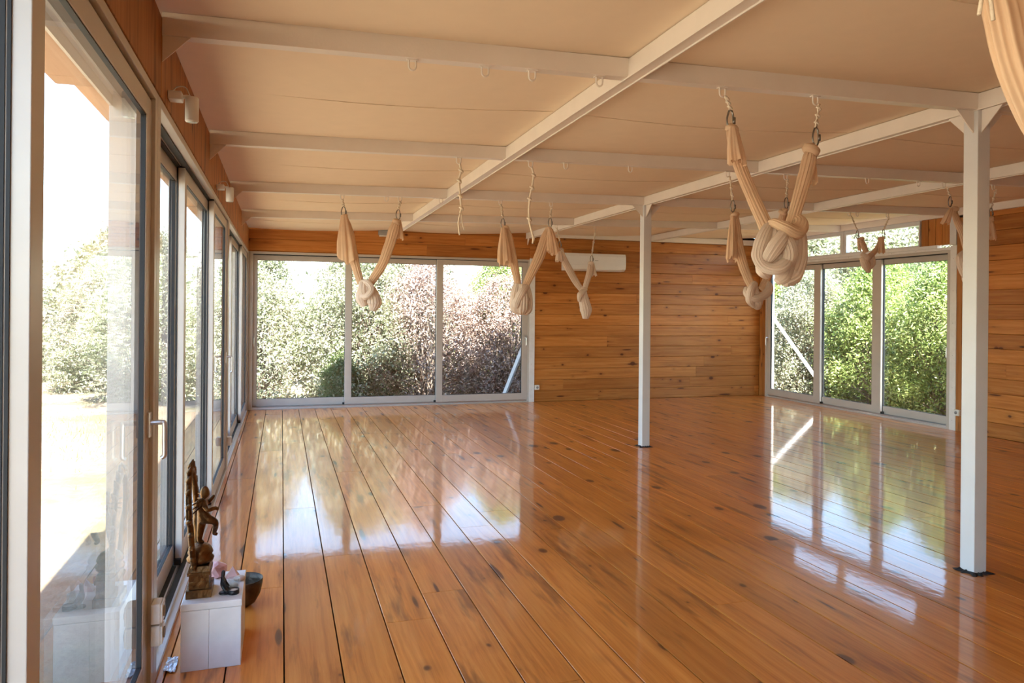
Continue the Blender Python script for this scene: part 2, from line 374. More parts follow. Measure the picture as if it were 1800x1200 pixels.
# ---- floor: planks on a dark sub floor
floor = box('floor', (XL-.15, YN, -0.25), (XR+.15, YB+.15, -0.022), M_SUB)
tag(floor, 'varnished orange pine plank floor', 'floor', kind='structure')
def floor_planks():
    cache = {}
    x = -0.21-2*0.232; rnd = random.Random(11)
    while x < XR:
        x0, x1 = max(x, XL), min(x+0.232, XR)
        if x1-x0 > .02:
            y = YN - rnd.uniform(0, 3.2)
            while y < YB:
                ln = rnd.choice((2.8, 3.4, 4.0, 4.6)); y0, y1 = max(y, YN), min(y+ln, YB)
                if y1-y0 > .05:
                    key = (round(x1-x0, 3), round(y1-y0, 3))
                    if key not in cache: cache[key] = chamfer_board('floor_plank', y1-y0-.003, x1-x0-.0062, .022, .0010, M_FLOOR, 'floor')
                    o = link('floor_plank', cache[key], None, floor)
                    o.location = Vector(((x0+x1)/2, (y0+y1)/2, -0.011)) - floor.location
                    o.rotation_euler = (0, rnd.uniform(-.0014, .0014), 0)
                y += ln
        x += 0.232
floor_planks()

# ---- walls of boards
COURSE = 0.181
def board_wall(parent, axis, fixed, s0, s1, z0, z1, mat, seed, lens=(2.2, 3.0, 4.4), cz=None, thick=.02):
    rnd = random.Random(seed); cache = {}
    zs = [z0]
    z = (math.floor(z0/COURSE)+1)*COURSE
    while z < z1-.02: zs.append(z); z += COURSE
    zs.append(z1)
    for a, b in zip(zs[:-1], zs[1:]):
        s = s0 - rnd.uniform(0, 2.0)
        while s < s1:
            ln = rnd.choice(lens); p, q = max(s, s0), min(s+ln, s1)
            if q-p > .05:
                key = (round(q-p, 3), round(b-a, 3))
                if key not in cache: cache[key] = chamfer_board('wall_board', q-p-.0015, b-a-.002, thick, .006, mat, axis)
                o = link('wall_board', cache[key], None, parent)
                c = Vector(((p+q)/2, fixed+thick/2, (a+b)/2)) if axis == 'back' else Vector((fixed+thick/2, (p+q)/2, (a+b)/2))
                o.location = c - parent.location
            s += ln
HY = YB                                                        # room face of the back wall boards
wall_back = link('wall_back', None); wall_back.location = (4, YB+.02, 0); tag(wall_back, 'back wall of horizontal varnished pine boards', 'wall', kind='structure')
ZC = lambda x: ZB(x)+BH
box('backing', (XL-.1-4, 0, T+.001), (3.98-4, .10, 2.83), M_SUB, wall_back)
box('backing', (3.98-4, 0, -.021), (XR+.12-4, .10, 2.86), M_SUB, wall_back)
board_wall(wall_back, 'back', HY, XL, 3.985, T, 2.80, M_WALL, 3, (2.6, 4.5))
board_wall(wall_back, 'back', HY, 3.99, XR, 0.0, 2.82, M_WALL, 5, (4.5, 3.1, 2.4))
wall_right = link('wall_right', None); wall_right.location = (XR+.02, 3, 0); tag(wall_right, 'right wall of horizontal varnished pine boards', 'wall', kind='structure')
box('backing', (0, YN-3, -.021), (.10, 7.345-3, 2.88), M_SUB, wall_right)
box('backing', (0, 7.345-3, 2.425), (.10, 7.94-3, 2.88), M_SUB, wall_right)
box('backing', (0, 11.30-3, -.021), (.10, YB-3, 2.42), M_SUB, wall_right)
box('backing', (0, 10.60-3, 2.425), (.10, YB-3, 2.88), M_SUB, wall_right)
board_wall(wall_right, 'right', XR, YN, 7.28, 0.0, 2.86, M_WALL_R, 8, (3.2, 4.4))
for k, (a, b) in enumerate(((7.46, 7.60), (7.604, 7.70), (7.704, 7.815), (7.819, 7.935))):
    me = chamfer_board('upright_board', .36, b-a-.002, .02, .004, M_WALL_V, 'upright')
    o = link('upright_board', me, None, wall_right); o.location = Vector((XR+.01, (a+b)/2, 2.60)) - wall_right.location
for k, (a, b) in enumerate(((11.31, 11.40), (11.402, 11.488))):
    o = link('upright_board', chamfer_board('upright_board', 2.34, b-a-.002, .02, .003, M_WALL_V, 'upright'), None, wall_right)
    o.location = Vector((XR+.01, (a+b)/2, 1.17)) - wall_right.location
wall_near = box('wall_near', (XL-.1, YN-.1, -.02), (XR+.12, YN, 2.86), M_WALL); tag(wall_near, 'pine board wall behind the viewer', 'wall', kind='structure')

wall_left = link('wall_left', None); wall_left.location = (XL-.02, 3, 0); tag(wall_left, 'timber fascia above the left sliding doors', 'wall', kind='structure')
ys = [YN, -2.9, -0.85, 1.20, 3.25, 5.30, 7.35, 9.40, YB]
for k in range(len(ys)-1):
    for (p, q) in ((ys[k], ys[k+1]),):
        b_ = box('fascia_board', (-.10, p-3+.004, T+.004), (.035, q-3-.004, 2.60+BH-.02), M_FASC, wall_left, .003)

# ---- ceiling canvas, sagging a little between the beams
def ceiling_mesh():
    xs = [XL-.1, *LX, XR+.05]; yy = [YN-.1, *BY, YB+.06]
    gx = []
    for a, b in zip(xs[:-1], xs[1:]): gx += [a+(b-a)*i/14 for i in range(14)]
    gx.append(xs[-1]); gy = []
    for a, b in zip(yy[:-1], yy[1:]): gy += [a+(b-a)*i/12 for i in range(12)]
    gy.append(yy[-1]); V = []
    def sx(x):
        for a, b in zip(xs[:-1], xs[1:]):
            if a <= x <= b: return math.sin(math.pi*(x-a)/(b-a))
        return 0
    def sy(y):
        for i, (a, b) in enumerate(zip(yy[:-1], yy[1:])):
            if a <= y <= b:
                t = (y-a)/(b-a)
                return math.sin(math.pi*t/2)**.8 if i == len(yy)-2 else math.sin(math.pi*t)
        return 0
    for y in gy:
        for x in gx:
            V.append((x, y, ZC(x)+.004 - .030*sx(x)*sy(y) - .004*sx(x)))
    nx = len(gx); F = [(j*nx+i, (j+1)*nx+i, (j+1)*nx+i+1, j*nx+i+1) for j in range(len(gy)-1) for i in range(nx-1)]
    return V, F
V, F = ceiling_mesh()
ceiling = link('ceiling', mesh_from('ceiling', V, F, M_CEIL, True)); tag(ceiling, 'cream canvas ceiling sagging between white beams', 'ceiling', kind='structure')
xs_ = [XL, *LX, XR]
for k, y in enumerate([b+1.02 for b in BY]):
    for a, b in zip(xs_[:-1], xs_[1:]):
        pts = []
        for i in range(9):
            t = i/8; x = a+.03+(b-a-.04)*t; pts.append((x, y, ZC(x)+.002-.036*math.sin(math.pi*t)))
        tube('seam', pts, .0022, M_CEIL, ceiling, n=12, sides=5)
roof = box('roof', (XL-.1, YN-.1, 2.93), (XR+.12, YB+.12, 2.99), M_SOFF); tag(roof, 'flat roof deck above the ceiling', 'roof', kind='structure')
# eave over the left doors, stepped
box('eave_soffit', (-1.10, 4.59, 2.72), (XL-.101, YB+.3, 2.80), M_SOFF, None); o = bpy.data.objects['eave_soffit']; tag(o, 'plywood eave soffit outside the left doors', 'soffit', kind='structure')
o = box('eave_soffit', (-1.19, YN-.3, 2.72), (XL-.101, 4.588, 2.80), M_SOFF, None); tag(o, 'wider plywood eave soffit outside the nearest left door', 'soffit', kind='structure')

# ---- steel frame: long beams, cross beams, columns
LONG = []
lab = ['white steel long beam nearest the left glass doors', 'white steel long beam carried by the two columns', 'white steel long beam between the columns and the right wall']
for k, x in enumerate(LX):
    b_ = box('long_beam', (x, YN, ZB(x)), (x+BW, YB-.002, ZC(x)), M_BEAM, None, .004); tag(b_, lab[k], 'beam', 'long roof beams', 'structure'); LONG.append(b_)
    for s in (-1, 1):
        box('beam_lip', ((s-1)/2*.006+ (BW/2 if s > 0 else -BW/2), -(YB-YN)/2, -BH/2-.006), ((s+1)/2*.006 + (BW/2 if s > 0 else -BW/2), (YB-YN)/2, -BH/2+.004), M_BEAM, b_)
b_ = box('long_beam', (XR-.05, YN, ZB(XR)), (XR-.001, YB-.002, ZB(XR)+.10), M_BEAM, None, .004); tag(b_, 'white steel long beam running along the top of the right wall', 'beam', 'long roof beams', 'structure')
b_ = box('cross_beam', (LX[1]+BW, YB-.06, ZB(5.5)-.0), (XR-.052, YB-.002, ZB(5.5)+BH), M_BEAM, None, .004); tag(b_, 'white steel beam along the top of the back wall right of the long beam', 'beam', None, 'structure')
HOOKS = {0: [], 1: [2.9, 3.47], 2: [.549, .887, 1.116, 1.46, 2.147, 2.72], 3: [1.244, 1.808, 2.096, 2.649, 3.547, 4.12, 4.986, 5.564, 5.864, 6.469],
         4: [.557, .988, 1.123, 1.54, 2.173, 2.735, 6.635, 6.755, 7.217], 5: [3.575, 4.149]}
blab = ['white cross beam behind the viewer', 'white cross beam overhead, nearest the viewer', 'white cross beam meeting the near column', 'second white cross beam, just beyond the near column',
        'third white cross beam, meeting the far column', 'farthest white cross beam before the back window']
def hook(parent, x, y):
    z = ZB(x); r = .0045; o0 = parent.location
    parts = [tube_data(catmull([(x-.016, y, z+.002), (x-.016, y, z-.028), (x-.012, y, z-.041), (x, y, z-.047), (x+.012, y, z-.041), (x+.016, y, z-.028), (x+.016, y, z+.002)], 24), [r]*25, 6)]
    parts.append(boxdata((x-.026, y-.012, z-.004), (x+.026, y+.012, z+.001)))
    parts = [([v-o0 for v in V], F) for V, F in parts]
    joined('hook', parts, M_BEAM, parent, None, False)
def gusset(parent, p, d1, d2, leg, th=.006):
    """triangular plate at corner p with legs along d1 and d2"""
    p, d1, d2 = Vector(p), Vector(d1), Vector(d2); n = d1.cross(d2).normalized()*th/2
    tri = [p, p+d1*leg, p+d2*leg]; o0 = parent.location
    V = [v+n-o0 for v in tri]+[v-n-o0 for v in tri]
    link('gusset', mesh_from('gusset', V, [(0, 1, 2), (5, 4, 3), (0, 3, 4, 1), (1, 4, 5, 2), (2, 5, 3, 0)], M_BEAM), None, parent)
for k, y in enumerate(BY):
    e = empty('cross_beam', (XL+.04, y, ZB(XL)), blab[k], 'beam', 'cross roof beams', 'structure')
    ends = [XL+.016]+[v for x in LX for v in (x, x+BW)]+[XR-.051]
    for a, b in zip(ends[0::2], ends[1::2]):
        V = []
        for x in (a, b):
            for yy, z in ((y, ZB(x)), (y+BW, ZB(x)), (y+BW, ZC(x)), (y, ZC(x))): V.append(Vector((x, yy, z))-e.location)
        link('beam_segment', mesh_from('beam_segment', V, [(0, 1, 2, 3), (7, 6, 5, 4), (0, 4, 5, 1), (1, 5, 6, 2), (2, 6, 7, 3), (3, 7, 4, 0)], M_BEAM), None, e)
    gusset(e, (XL+.017, y+.01, ZB(XL)), (1, 0, .02), (0, 0, -1), .105)
    for x in HOOKS[k]: hook(e, x, y+BW/2)
for k, (y, zt, lb) in enumerate(((BY[2], 0, 'white square steel column standing nearest the viewer on the right'), (BY[4], 0, 'white square steel column standing in the middle of the floor'))):
    x = LX[1]; s = .094
    e = empty('steel_column', (x+s/2, y+s/2, 0), lb, 'column', 'white steel columns')
    o0 = e.location
    box('shaft', (-s/2, -s/2, 0), (s/2, s/2, ZB(x)-.001), M_STEEL, e, .004)
    zt = ZB(x)-.002; cx, cy = x+BW/2, y+BW/2
    gusset(e, (x, cy, zt), (-1, 0, -.02), (0, 0, -1), .13, .008); gusset(e, (x+s, cy, zt), (1, 0, .02), (0, 0, -1), .13, .008)
    gusset(e, (cx, y, zt), (0, -1, 0), (0, 0, -1), .13, .008); gusset(e, (cx, y+s, zt), (0, 1, 0), (0, 0, -1), .13, .008)
    rnd = random.Random(20+k); V = [Vector((0, 0, .009))]; m_ = 36
    for i in range(m_):
        a = 2*math.pi*i/m_; c, sn = math.cos(a), math.sin(a); sq = (s/2+.004)/max(abs(c), abs(sn))
        V.append(Vector((c*sq, sn*sq, .011+rnd.uniform(-.002, .007))))
    for i in range(m_):
        a = 2*math.pi*i/m_; c, sn = math.cos(a), math.sin(a); sq = (s/2+.004)/max(abs(c), abs(sn))+.012+.030*rnd.random()**2+(.02 if abs(abs(c)-abs(sn)) < .25 else 0)
        V.append(Vector((c*sq, sn*sq, .0015)))
    F = [(1+i, 1+(i+1) % m_, 1+m_+(i+1) % m_, 1+m_+i) for i in range(m_)]
    o = link('base_seal', mesh_from('base_seal', V, F, M_BLACK), None, e); tag(o, 'torn black rubber seal round the column foot')
# beam end bracket on the back wall
gusset(LONG[1], (LX[1]+.03, YB-.003, ZB(LX[1])), (0, -1, 0), (0, 0, -1), .10, .01)

# ---- sliding glass door units
def door_unit(name, label, origin, along, inward, length, panels, head=T, sill=.05, handles=(), jamb=.05, depth=.15, order=1, seal=True, top=2.29):
    """origin: corner on the room face; `along` runs down the wall, `inward` points into the room. panels: (s0, s1, track 0=inner..2=outer, glass top)"""
    A, I = Vector(along), Vector(inward)
    e = empty(name, origin, label, 'door', None, 'structure')
    def bx(nm, s0, s1, n0, n1, z0, z1, mat, par=e, bev=0.0, base=Vector((0, 0, 0))):
        p = A*s0 + I*n0 + Vector((0, 0, z0)) - base; q = A*s1 + I*n1 + Vector((0, 0, z1)) - base
        return box(nm, [min(a, b) for a, b in zip(p, q)], [max(a, b) for a, b in zip(p, q)], mat, par, bev)
    bx('jamb', 0, jamb, -depth, 0.012, 0, head, M_ALU, bev=.002); bx('jamb', length-jamb, length, -depth, 0.012, 0, head, M_ALU, bev=.002)
    bx('head', jamb, length-jamb, -depth, -depth+.01, head-.075, head, M_ALU)
    bx('head', jamb, length-jamb, -depth+.01, 0.012, head-.035, head, M_ALU, bev=.002)
    bx('sill', 0, length, -depth, -.0005, -.0215, -.0005, M_ALU); bx('sill', jamb, length-jamb, -depth, 0.012, 0, .022, M_ALU, bev=.002)
    for t in range(3):
        n = -.022-.046*t
        bx('track', jamb, length-jamb, n-.004, n+.004, .022, .040, M_ALU2)
        if t < 2:
            bx('track_seal', jamb, length-jamb, n-.040, n-.006, .0222, .026, M_BLACK)
            bx('track_seal', jamb, length-jamb, n-.040, n-.006, head-.042, head-.0352, M_BLACK)
    for k, (s0, s1, t, st0, st1) in enumerate(panels):
        n1 = -.002-.046*t; n0 = n1-.040; zb, zt = .042, head-.045
        sh = empty('sash', A*((s0+s1)/2)+I*((n0+n1)/2)+Vector((0, 0, 0))); sh.parent = e
        B = sh.location.copy()
        f = lambda nm, a, b, c, d, m, bev=.002: bx(nm, a, b, n0, n1, c, d, m, sh, bev, B)
        f('stile', s0, s0+st0, zb, zt, M_ALU); f('stile', s1-st1, s1, zb, zt, M_ALU)
        f('bottom_rail', s0+st0, s1-st1, zb, .150, M_ALU); f('top_rail', s0+st0, s1-st1, zt-.075, zt, M_ALU)
        bx('pane', s0+st0-.004, s1-st1+.004, (n0+n1)/2-.008, (n0+n1)/2+.008, .147, zt-.072, M_GLASS, sh, 0, B)
        g = .004
        for a, b, c, d in ((s0+st0, s0+st0+g, .150, zt-.075), (s1-st1-g, s1-st1, .150, zt-.075), (s0+st0, s1-st1, .150, .150+g), (s0+st0, s1-st1, zt-.075-g, zt-.075)):
            bx('gasket', a, b, n0+.004, n1-.004, c, d, M_BLACK, sh, 0, B)
        if t < 2 and seal:
            sd = s0 if order > 0 else s1
            bx('brush_seal', sd-.004*order, sd, n0-.003, n0+.004, zb, zt, M_BLACK, sh, 0, B)
            bx('end_cap', sd-.014*order, sd+.01*order, n0, n1-.002, zt, zt+.008, M_BLACK, sh, 0, B)
            bx('end_cap', sd-.030*order, sd+.006*order, n0, n1-.004, .0405, .072, M_BLACK, sh, 0, B)
        for hs, hk in handles:
            if hk != k: continue
            hd = empty('handle', A*hs+I*n1+Vector((0, 0, 1.06))-B); hd.parent = sh
            # a handle is one mesh: plate, neck and drooping lever
            bpy.data.objects.remove(hd, do_unlink=True)
            sg = -1 if hs > (s0+s1)/2 else 1
            c0 = A*hs+I*n1-B
            parts = []
            p = c0+A*(-.014)+I*0+Vector((0, 0, 1.005)); q = c0+A*.014+I*.012+Vector((0, 0, 1.10))
            parts.append(boxdata([min(a, b) for a, b in zip(p, q)], [max(a, b) for a, b in zip(p, q)]))
            path = [c0+I*.010+Vector((0, 0, 1.06)), c0+I*.052+Vector((0, 0, 1.06)), c0+I*.060+Vector((0, 0, 1.052)), c0+I*.061+Vector((0, 0, .99)), c0+I*.061+Vector((0, 0, .935)), c0+I*.050+Vector((0, 0, .922))]
            parts.append(tube_data(catmull(path, 30), [.010]*6+[.009]*20+[.008]*5, 10, ref=A))
            ho = joined('handle', parts, M_ALU2, sh); ho['label'] = 'lever handle'
    return e
PW = 1.345
def three(length, st=.085):
    j = .045; w_ = (length-2*j+.16)/3
    return [(j, j+w_, 2, st, st), (j+w_-.08, j+2*w_-.08, 1, st, st), (length-j-w_, length-j, 0, st, st)]
X_, Y_ = Vector((1, 0, 0)), Vector((0, 1, 0))
# left wall, three units; the posts between them are at the cross beams
u1 = door_unit('door_1', 'aluminium sliding glass door nearest the viewer on the left', (XL, -0.85, 0), (0, 1, 0), (1, 0, 0), 4.04, [(.045, 1.4, 2, .085, .085), (1.30, 2.66, 1, .085, .085), (2.565, 3.995, 0, .085, .105)], handles=((3.95, 2),))
u0 = door_unit('added_door_6', 'unseen aluminium sliding glass door behind the viewer, added to let in daylight', (XL, -5.0, 0), (0, 1, 0), (1, 0, 0), 4.149, [(.05, 1.46, 2, .085, .085), (1.38, 2.80, 1, .085, .085), (2.70, 4.099, 0, .085, .085)])  # unseen unit, added so that more daylight reaches the near ceiling
u2 = door_unit('door_2', 'middle aluminium sliding glass door in the left wall', (XL, 3.195, 0), (0, 1, 0), (1, 0, 0), 4.10, [(.07, 1.46, 2, .085, .085), (1.38, 2.80, 1, .085, .085), (2.70, 4.01, 0, .085, .105)], jamb=.075, handles=((3.955, 2),))
u3 = door_unit('door_3', 'farthest aluminium sliding glass door in the left wall', (XL, 7.30, 0), (0, 1, 0), (1, 0, 0), 4.11, [(.07, 1.46, 2, .085, .085), (1.38, 2.80, 1, .085, .085), (2.70, 4.04, 0, .085, .095)], jamb=.075)
u4 = door_unit('door_4', 'wide three-panel sliding glass door in the back wall', (XL+.03, YB, 0), (1, 0, 0), (0, -1, 0), 4.375, [(.045, 1.485, 2, .06, .10), (1.385, 2.90, 1, .10, .10), (2.80, 4.33, 0, .10, .105)], jamb=.045, handles=((.065, 0), (4.285, 2)))
u5 = door_unit('door_5', 'three-panel sliding glass door in the right wall', (XR, 11.30, 0), (0, -1, 0), (-1, 0, 0), 3.84, [(.04, 1.40, 0, .09, .15), (1.25, 2.62, 1, .15, .17), (2.44, 3.80, 2, .17, .10)], jamb=.04, handles=((3.75, 2), (.08, 0)), order=-1)
t1 = box('trim_1', (3.895, YB-.018, 0), (3.988, YB+.05, T+.02), M_WHITE, None, .002); tag(t1, 'white painted upright trim beside the back sliding door', 'trim', kind='structure')
t2 = box('trim_2', (XR-.018, 7.362, 0), (XR+.05, 7.455, 2.40), M_WHITE, None, .002); tag(t2, 'white painted upright trim beside the right sliding door', 'trim', kind='structure')
t3 = box('trim_3', (XR-.020, 7.456, T+.001), (XR+.05, YB-.001, 2.382), M_WHITE, None, .002); tag(t3, 'white painted rail with screws above the right sliding door', 'trim', kind='structure')
t3b = box('trim_4', (XR-.030, 7.65, 2.383), (XR+.05, YB-.001, 2.422), M_WHITE, None, .002); tag(t3b, 'white painted sill rail under the transom windows', 'trim', kind='structure')
t4 = box('trim_5', (XR-.012, 7.282, 0), (XR+.06, 7.360, 2.75), M_FASC, None, .002); tag(t4, 'narrow wooden post beside the right sliding door', 'trim', kind='structure')
t5 = box('trim_6', (XR-.03, 7.36, 2.405), (XR+.05, 7.458, ZB(XR)), M_STEEL, None, .002); tag(t5, 'white steel post above the right door trim', 'trim', kind='structure')
for t, pts in ((t1, [(3.94, .2+.42*i) for i in range(6)]),):
    for x, z in pts:
        o = lathe('screw', [(.004, 0), (.004, .002)], M_GREY, t, None, 8); o.rotation_euler = (math.pi/2, 0, 0); o.location = Vector((x, YB-.018, z))-t.location
for t, pts in ((t2, [(7.41, .13+.42*i) for i in range(6)]), (t3, [(8.0+.42*i, 2.363) for i in range(8)])):
    for y, z in pts:
        o = lathe('screw', [(.004, 0), (.004, .002)], M_GREY, t, None, 8); o.rotation_euler = (0, -math.pi/2, 0)
        o.location = Vector((t.location.x-(.034 if t is t2 else .035), y, z))-t.location
o = box('trim_9', (XL-.15, 11.4105, 0), (XL+.012, YB+.12, T), M_ALU, None, .002); tag(o, 'aluminium corner post between the left and back sliding doors', 'trim', kind='structure')
o = box('trim_10', (XL+.0125, YB-.010, 0), (XL+.0295, YB+.12, T), M_ALU, None, .001); tag(o, 'narrow aluminium filler strip at the left edge of the back door', 'trim', kind='structure')
# transom windows over the right door
for k, (y0, y1, lb) in enumerate(((9.40, 11.25, 'transom window over the right door next to the back corner'), (7.94, 9.36, 'transom window over the right door next to the upright boards'))):
    e = empty('window_%d' % (k+1), (XR, (y0+y1)/2, 2.42), lb, 'window', None, 'structure')
    z0, z1 = 2.423, ZB(XR)-.001; f_ = .045; hy = (y1-y0)/2
    for nm, a, b in (('frame', (-.02, -hy, z0-2.42), (.05, hy, z0-2.42+.02)), ('frame', (-.02, -hy, z1-2.42-.06), (.05, hy, z1-2.42)), ('frame', (-.02, -hy, z0-2.42+.02), (.05, -hy+(f_ if k == 0 else .02), z1-2.42-.06)), ('frame', (-.02, hy-f_, z0-2.42+.02), (.05, hy, z1-2.42-.06))):
        box(nm, a, b, M_STEEL, e, .002)
    box('pane', (.012, -hy+.01, z0-2.42+.015), (.022, hy-.03, z1-2.42-.05), M_GLASS, e)
o = box('trim_7', (XR-.03, 9.361, 2.423), (XR+.05, 9.399, ZB(XR)), M_STEEL, None, .002); tag(o, 'white steel mullion between the two transom windows', 'trim', kind='structure')
o = box('trim_8', (3.895, YB-.02, T+.02), (3.988, YB-.001, 2.60), M_WALL, None, .002); tag(o, 'wooden cover strip above the back door trim', 'trim', kind='structure')

# ================================================================== THINGS ON THE WALLS
# air conditioner
e = empty('air_conditioner', (5.0, YB, 2.18), 'white split air conditioner mounted high on the back wall', 'air conditioner')
prof = [(0, .0), (-.13, .0), (-.19, .03), (-.205, .09), (-.205, .24), (-.185, .285), (0, .295)]
def extrude_x(name, prof, x0, x1, mat, par, bev=.004):
    n = len(prof); V = [(x, y, z) for x in (x0, x1) for y, z in prof]
    F = [tuple(range(n)), tuple(range(n, 2*n))[::-1]] + [(i, n+i, n+(i+1) % n, (i+1) % n) for i in range(n)]
    me = mesh_from(name, V, F, mat); bm = bmesh.new(); bm.from_mesh(me); bmesh.ops.recalc_face_normals(bm, faces=bm.faces); bm.to_mesh(me); bm.free()
    o = link(name, me, None, par)
    if bev: md = o.modifiers.new('bevel', 'BEVEL'); md.width = bev; md.segments = 2
    return o
extrude_x('body', prof, -.545, .545, M_PLAST, e)
extrude_x('front_panel', [(-.2045, .105), (-.213, .105), (-.213, .235), (-.195, .283), (-.188, .28), (-.2045, .235)], -.54, .54, M_PLAST, e, .002)
extrude_x('louvre', [(-.125, -.006), (-.19, .020), (-.187, .028), (-.122, .002)], -.48, .48, M_PLAST, e, 0)
box('badge', (-.03, -.2138, .165), (.03, -.2132, .172), M_GREY, e)
# emergency light
e = empty('emergency_light', (1.50, YB, 2.63), 'small grey box light fixed high above the back sliding door', 'light fitting')
box('housing', (-.085, -.06, .02), (.085, 0, .10), M_GREY, e, .006); box('diffuser', (-.07, -.055, 0), (.08, -.004, .0195), M_PLAST, e, .004)
# wall sockets
def socket(name, label, base, normal, side, n=1, sz=.078):
    """surface socket: box, faceplate, round well"""
    e = empty(name, base, label, 'socket', 'wall sockets')
    Nn, S = Vector(normal), Vector(side)
    def b2(nm, s0, s1, n0, n1, z0, z1, mat, bev=.003):
        p = S*s0+Nn*n0+Vector((0, 0, z0)); q = S*s1+Nn*n1+Vector((0, 0, z1))
        return box(nm, [min(a, b) for a, b in zip(p, q)], [max(a, b) for a, b in zip(p, q)], mat, e, bev)
    for i in range(n):
        z = i*(sz+.006); h2 = sz/2
        b2('housing', -h2, h2, 0, .034, z, z+sz, M_PLAST, .004)
        b2('faceplate', -h2+.004, h2-.004, .034, .041, z+.004, z+sz-.004, M_PLAST, .002)
        o = lathe('socket_well', [(.021, 0), (.021, .004), (.016, .004), (.015, .0015)], M_GREY, e, None, 16)
        o.rotation_euler = Nn.to_track_quat('Z', 'Y').to_euler(); o.location = Nn*.0412+Vector((0, 0, z+h2))
    return e
socket('wall_socket', 'white socket low on the back wall beside the door trim', (4.035, YB, .20), (0, -1, 0), (1, 0, 0))
socket('wall_socket', 'white socket low on the right wall behind the near column', (XR-.012, 7.322, .20), (-1, 0, 0), (0, 1, 0))
socket('wall_socket', 'pair of stacked white sockets on the door post beside the plinth', (XL+.012, 3.16, .19), (1, 0, 0), (0, 1, 0), 2)
socket('wall_socket', 'white socket on the door post between the farther left doors', (XL+.012, 7.28, .235), (1, 0, 0), (0, 1, 0))
# spot lamps on the fascia
for (u, v, lb) in ((334, 172, 'white cylinder spot lamp on the fascia above the nearer left door'), (402, 330, 'white cylinder spot lamp farther along the left fascia')):
    p = onx(u, v, XL+.10)
    e = empty('spot_lamp', (XL+.016, p.y, p.z), lb, 'lamp', 'fascia spot lamps')
    box('bracket', (0, -.035, -.018), (.055, .035, .018), M_PLAST, e, .004)
    tube('arm', [(.05, 0, 0), (.075, 0, .004), (.085, 0, -.006)], .008, M_PLAST, e, origin=(0, 0, 0), sides=8)
    tube('cable', [(.01, .01, .018), (.03, .015, .045), (.065, .008, .045), (.085, 0, .005)], .0025, M_PLAST, e, origin=(0, 0, 0), sides=6)
    c = lathe('lamp_body', [(.0, -.094), (.024, -.094), (.026, -.090), (.028, -.090), (.028, .008), (.025, .012), (.0, .012)], M_PLAST, e, (.092, 0, -.01), 20)
    lathe('lens', [(.021, -.0955), (.021, -.0942)], M_CLEAR, c, None, 16)

# ================================================================== HAMMOCKS
def P(u, v, y, dy=0.0): return ony(u, v, y+dy)
def carabiner(e, p, tilt=0.0, s=1.0):
    w_, h_ = .022*s, .050*s
    pts = [(w_*math.sin(a)*(1 if math.cos(a) < 0 else .85), .3*w_*math.sin(a)*tilt, h_*math.cos(a)) for a in [2*math.pi*i/12 for i in range(13)]]
    path = [Vector(q)+p for q in catmull(pts, 36)]
    o0 = e.location
    parts = [tube_data(path, [.0048*s]*37, 6)]
    g = [p+Vector((w_*.98, 0, -.022*s)), p+Vector((w_*1.0, 0, .012*s))]
    parts.append(tube_data(g, [.008*s]*2, 8))
    parts = [([v-o0 for v in V], F) for V, F in parts]
    joined('carabiner', parts, M_IRON, e, None, True)
def rope(e, top, bot, seed=0, knots=3, r=.0048, name='rope'):
    """doubled cord with knots, from a hook down to a carabiner"""
    rnd = random.Random(seed); top, bot = Vector(top), Vector(bot); o0 = e.location; parts = []
    for s in (-1, 1):
        pts = []
        m_ = knots*2+2
        for i in range(m_+1):
            t = i/m_; p = top.lerp(bot, t); wv = .0075 if i % 2 == 0 else .0035
            pts.append(p+Vector((s*wv+rnd.uniform(-.002, .002), s*.003, 0)))
        n = len(pts)*4
        parts.append(tube_data(catmull(pts, n), [r]*(n+1), 6))
    for k in range(knots):
        t = (k+.6)/(knots+.2); p = top.lerp(bot, t)
        loop = [p+Vector((.009*math.cos(a), .007*math.sin(a), .011*math.sin(a*.5+.4)-.004)) for a in [i*2*math.pi/8 for i in range(10)]]
        parts.append(tube_data(catmull(loop, 24), [r*1.35]*25, 6))
    parts = [([v-o0 for v in V], F) for V, F in parts]
    return joined(name, parts, M_ROPE, e, None, True)
def knot(e, p, r, seed, mat):
    """cloth wound round itself under the carabiner"""
    rnd = random.Random(seed); a0 = rnd.uniform(0, 6.28)
    pts = [p+Vector((r*.55*math.cos(a0+a), r*.55*math.sin(a0+a), r*(.50*math.sin(a*.5)-.15))) for a in [i*2*math.pi/7 for i in range(10)]]
    tube('knot', pts, [r*.45, r*.62, r*.66, r*.62, r*.5], mat, e, n=36, sides=20, pleats=7, amp=.16, seed=seed)
    tube('knot_core', [p+Vector((0, 0, r*.9)), p+Vector((0, 0, 0)), p+Vector((0, 0, -r*.9))], [r*.35, r*.75, r*.55], mat, e, n=12, sides=20, pleats=6, amp=.16, seed=seed+1)
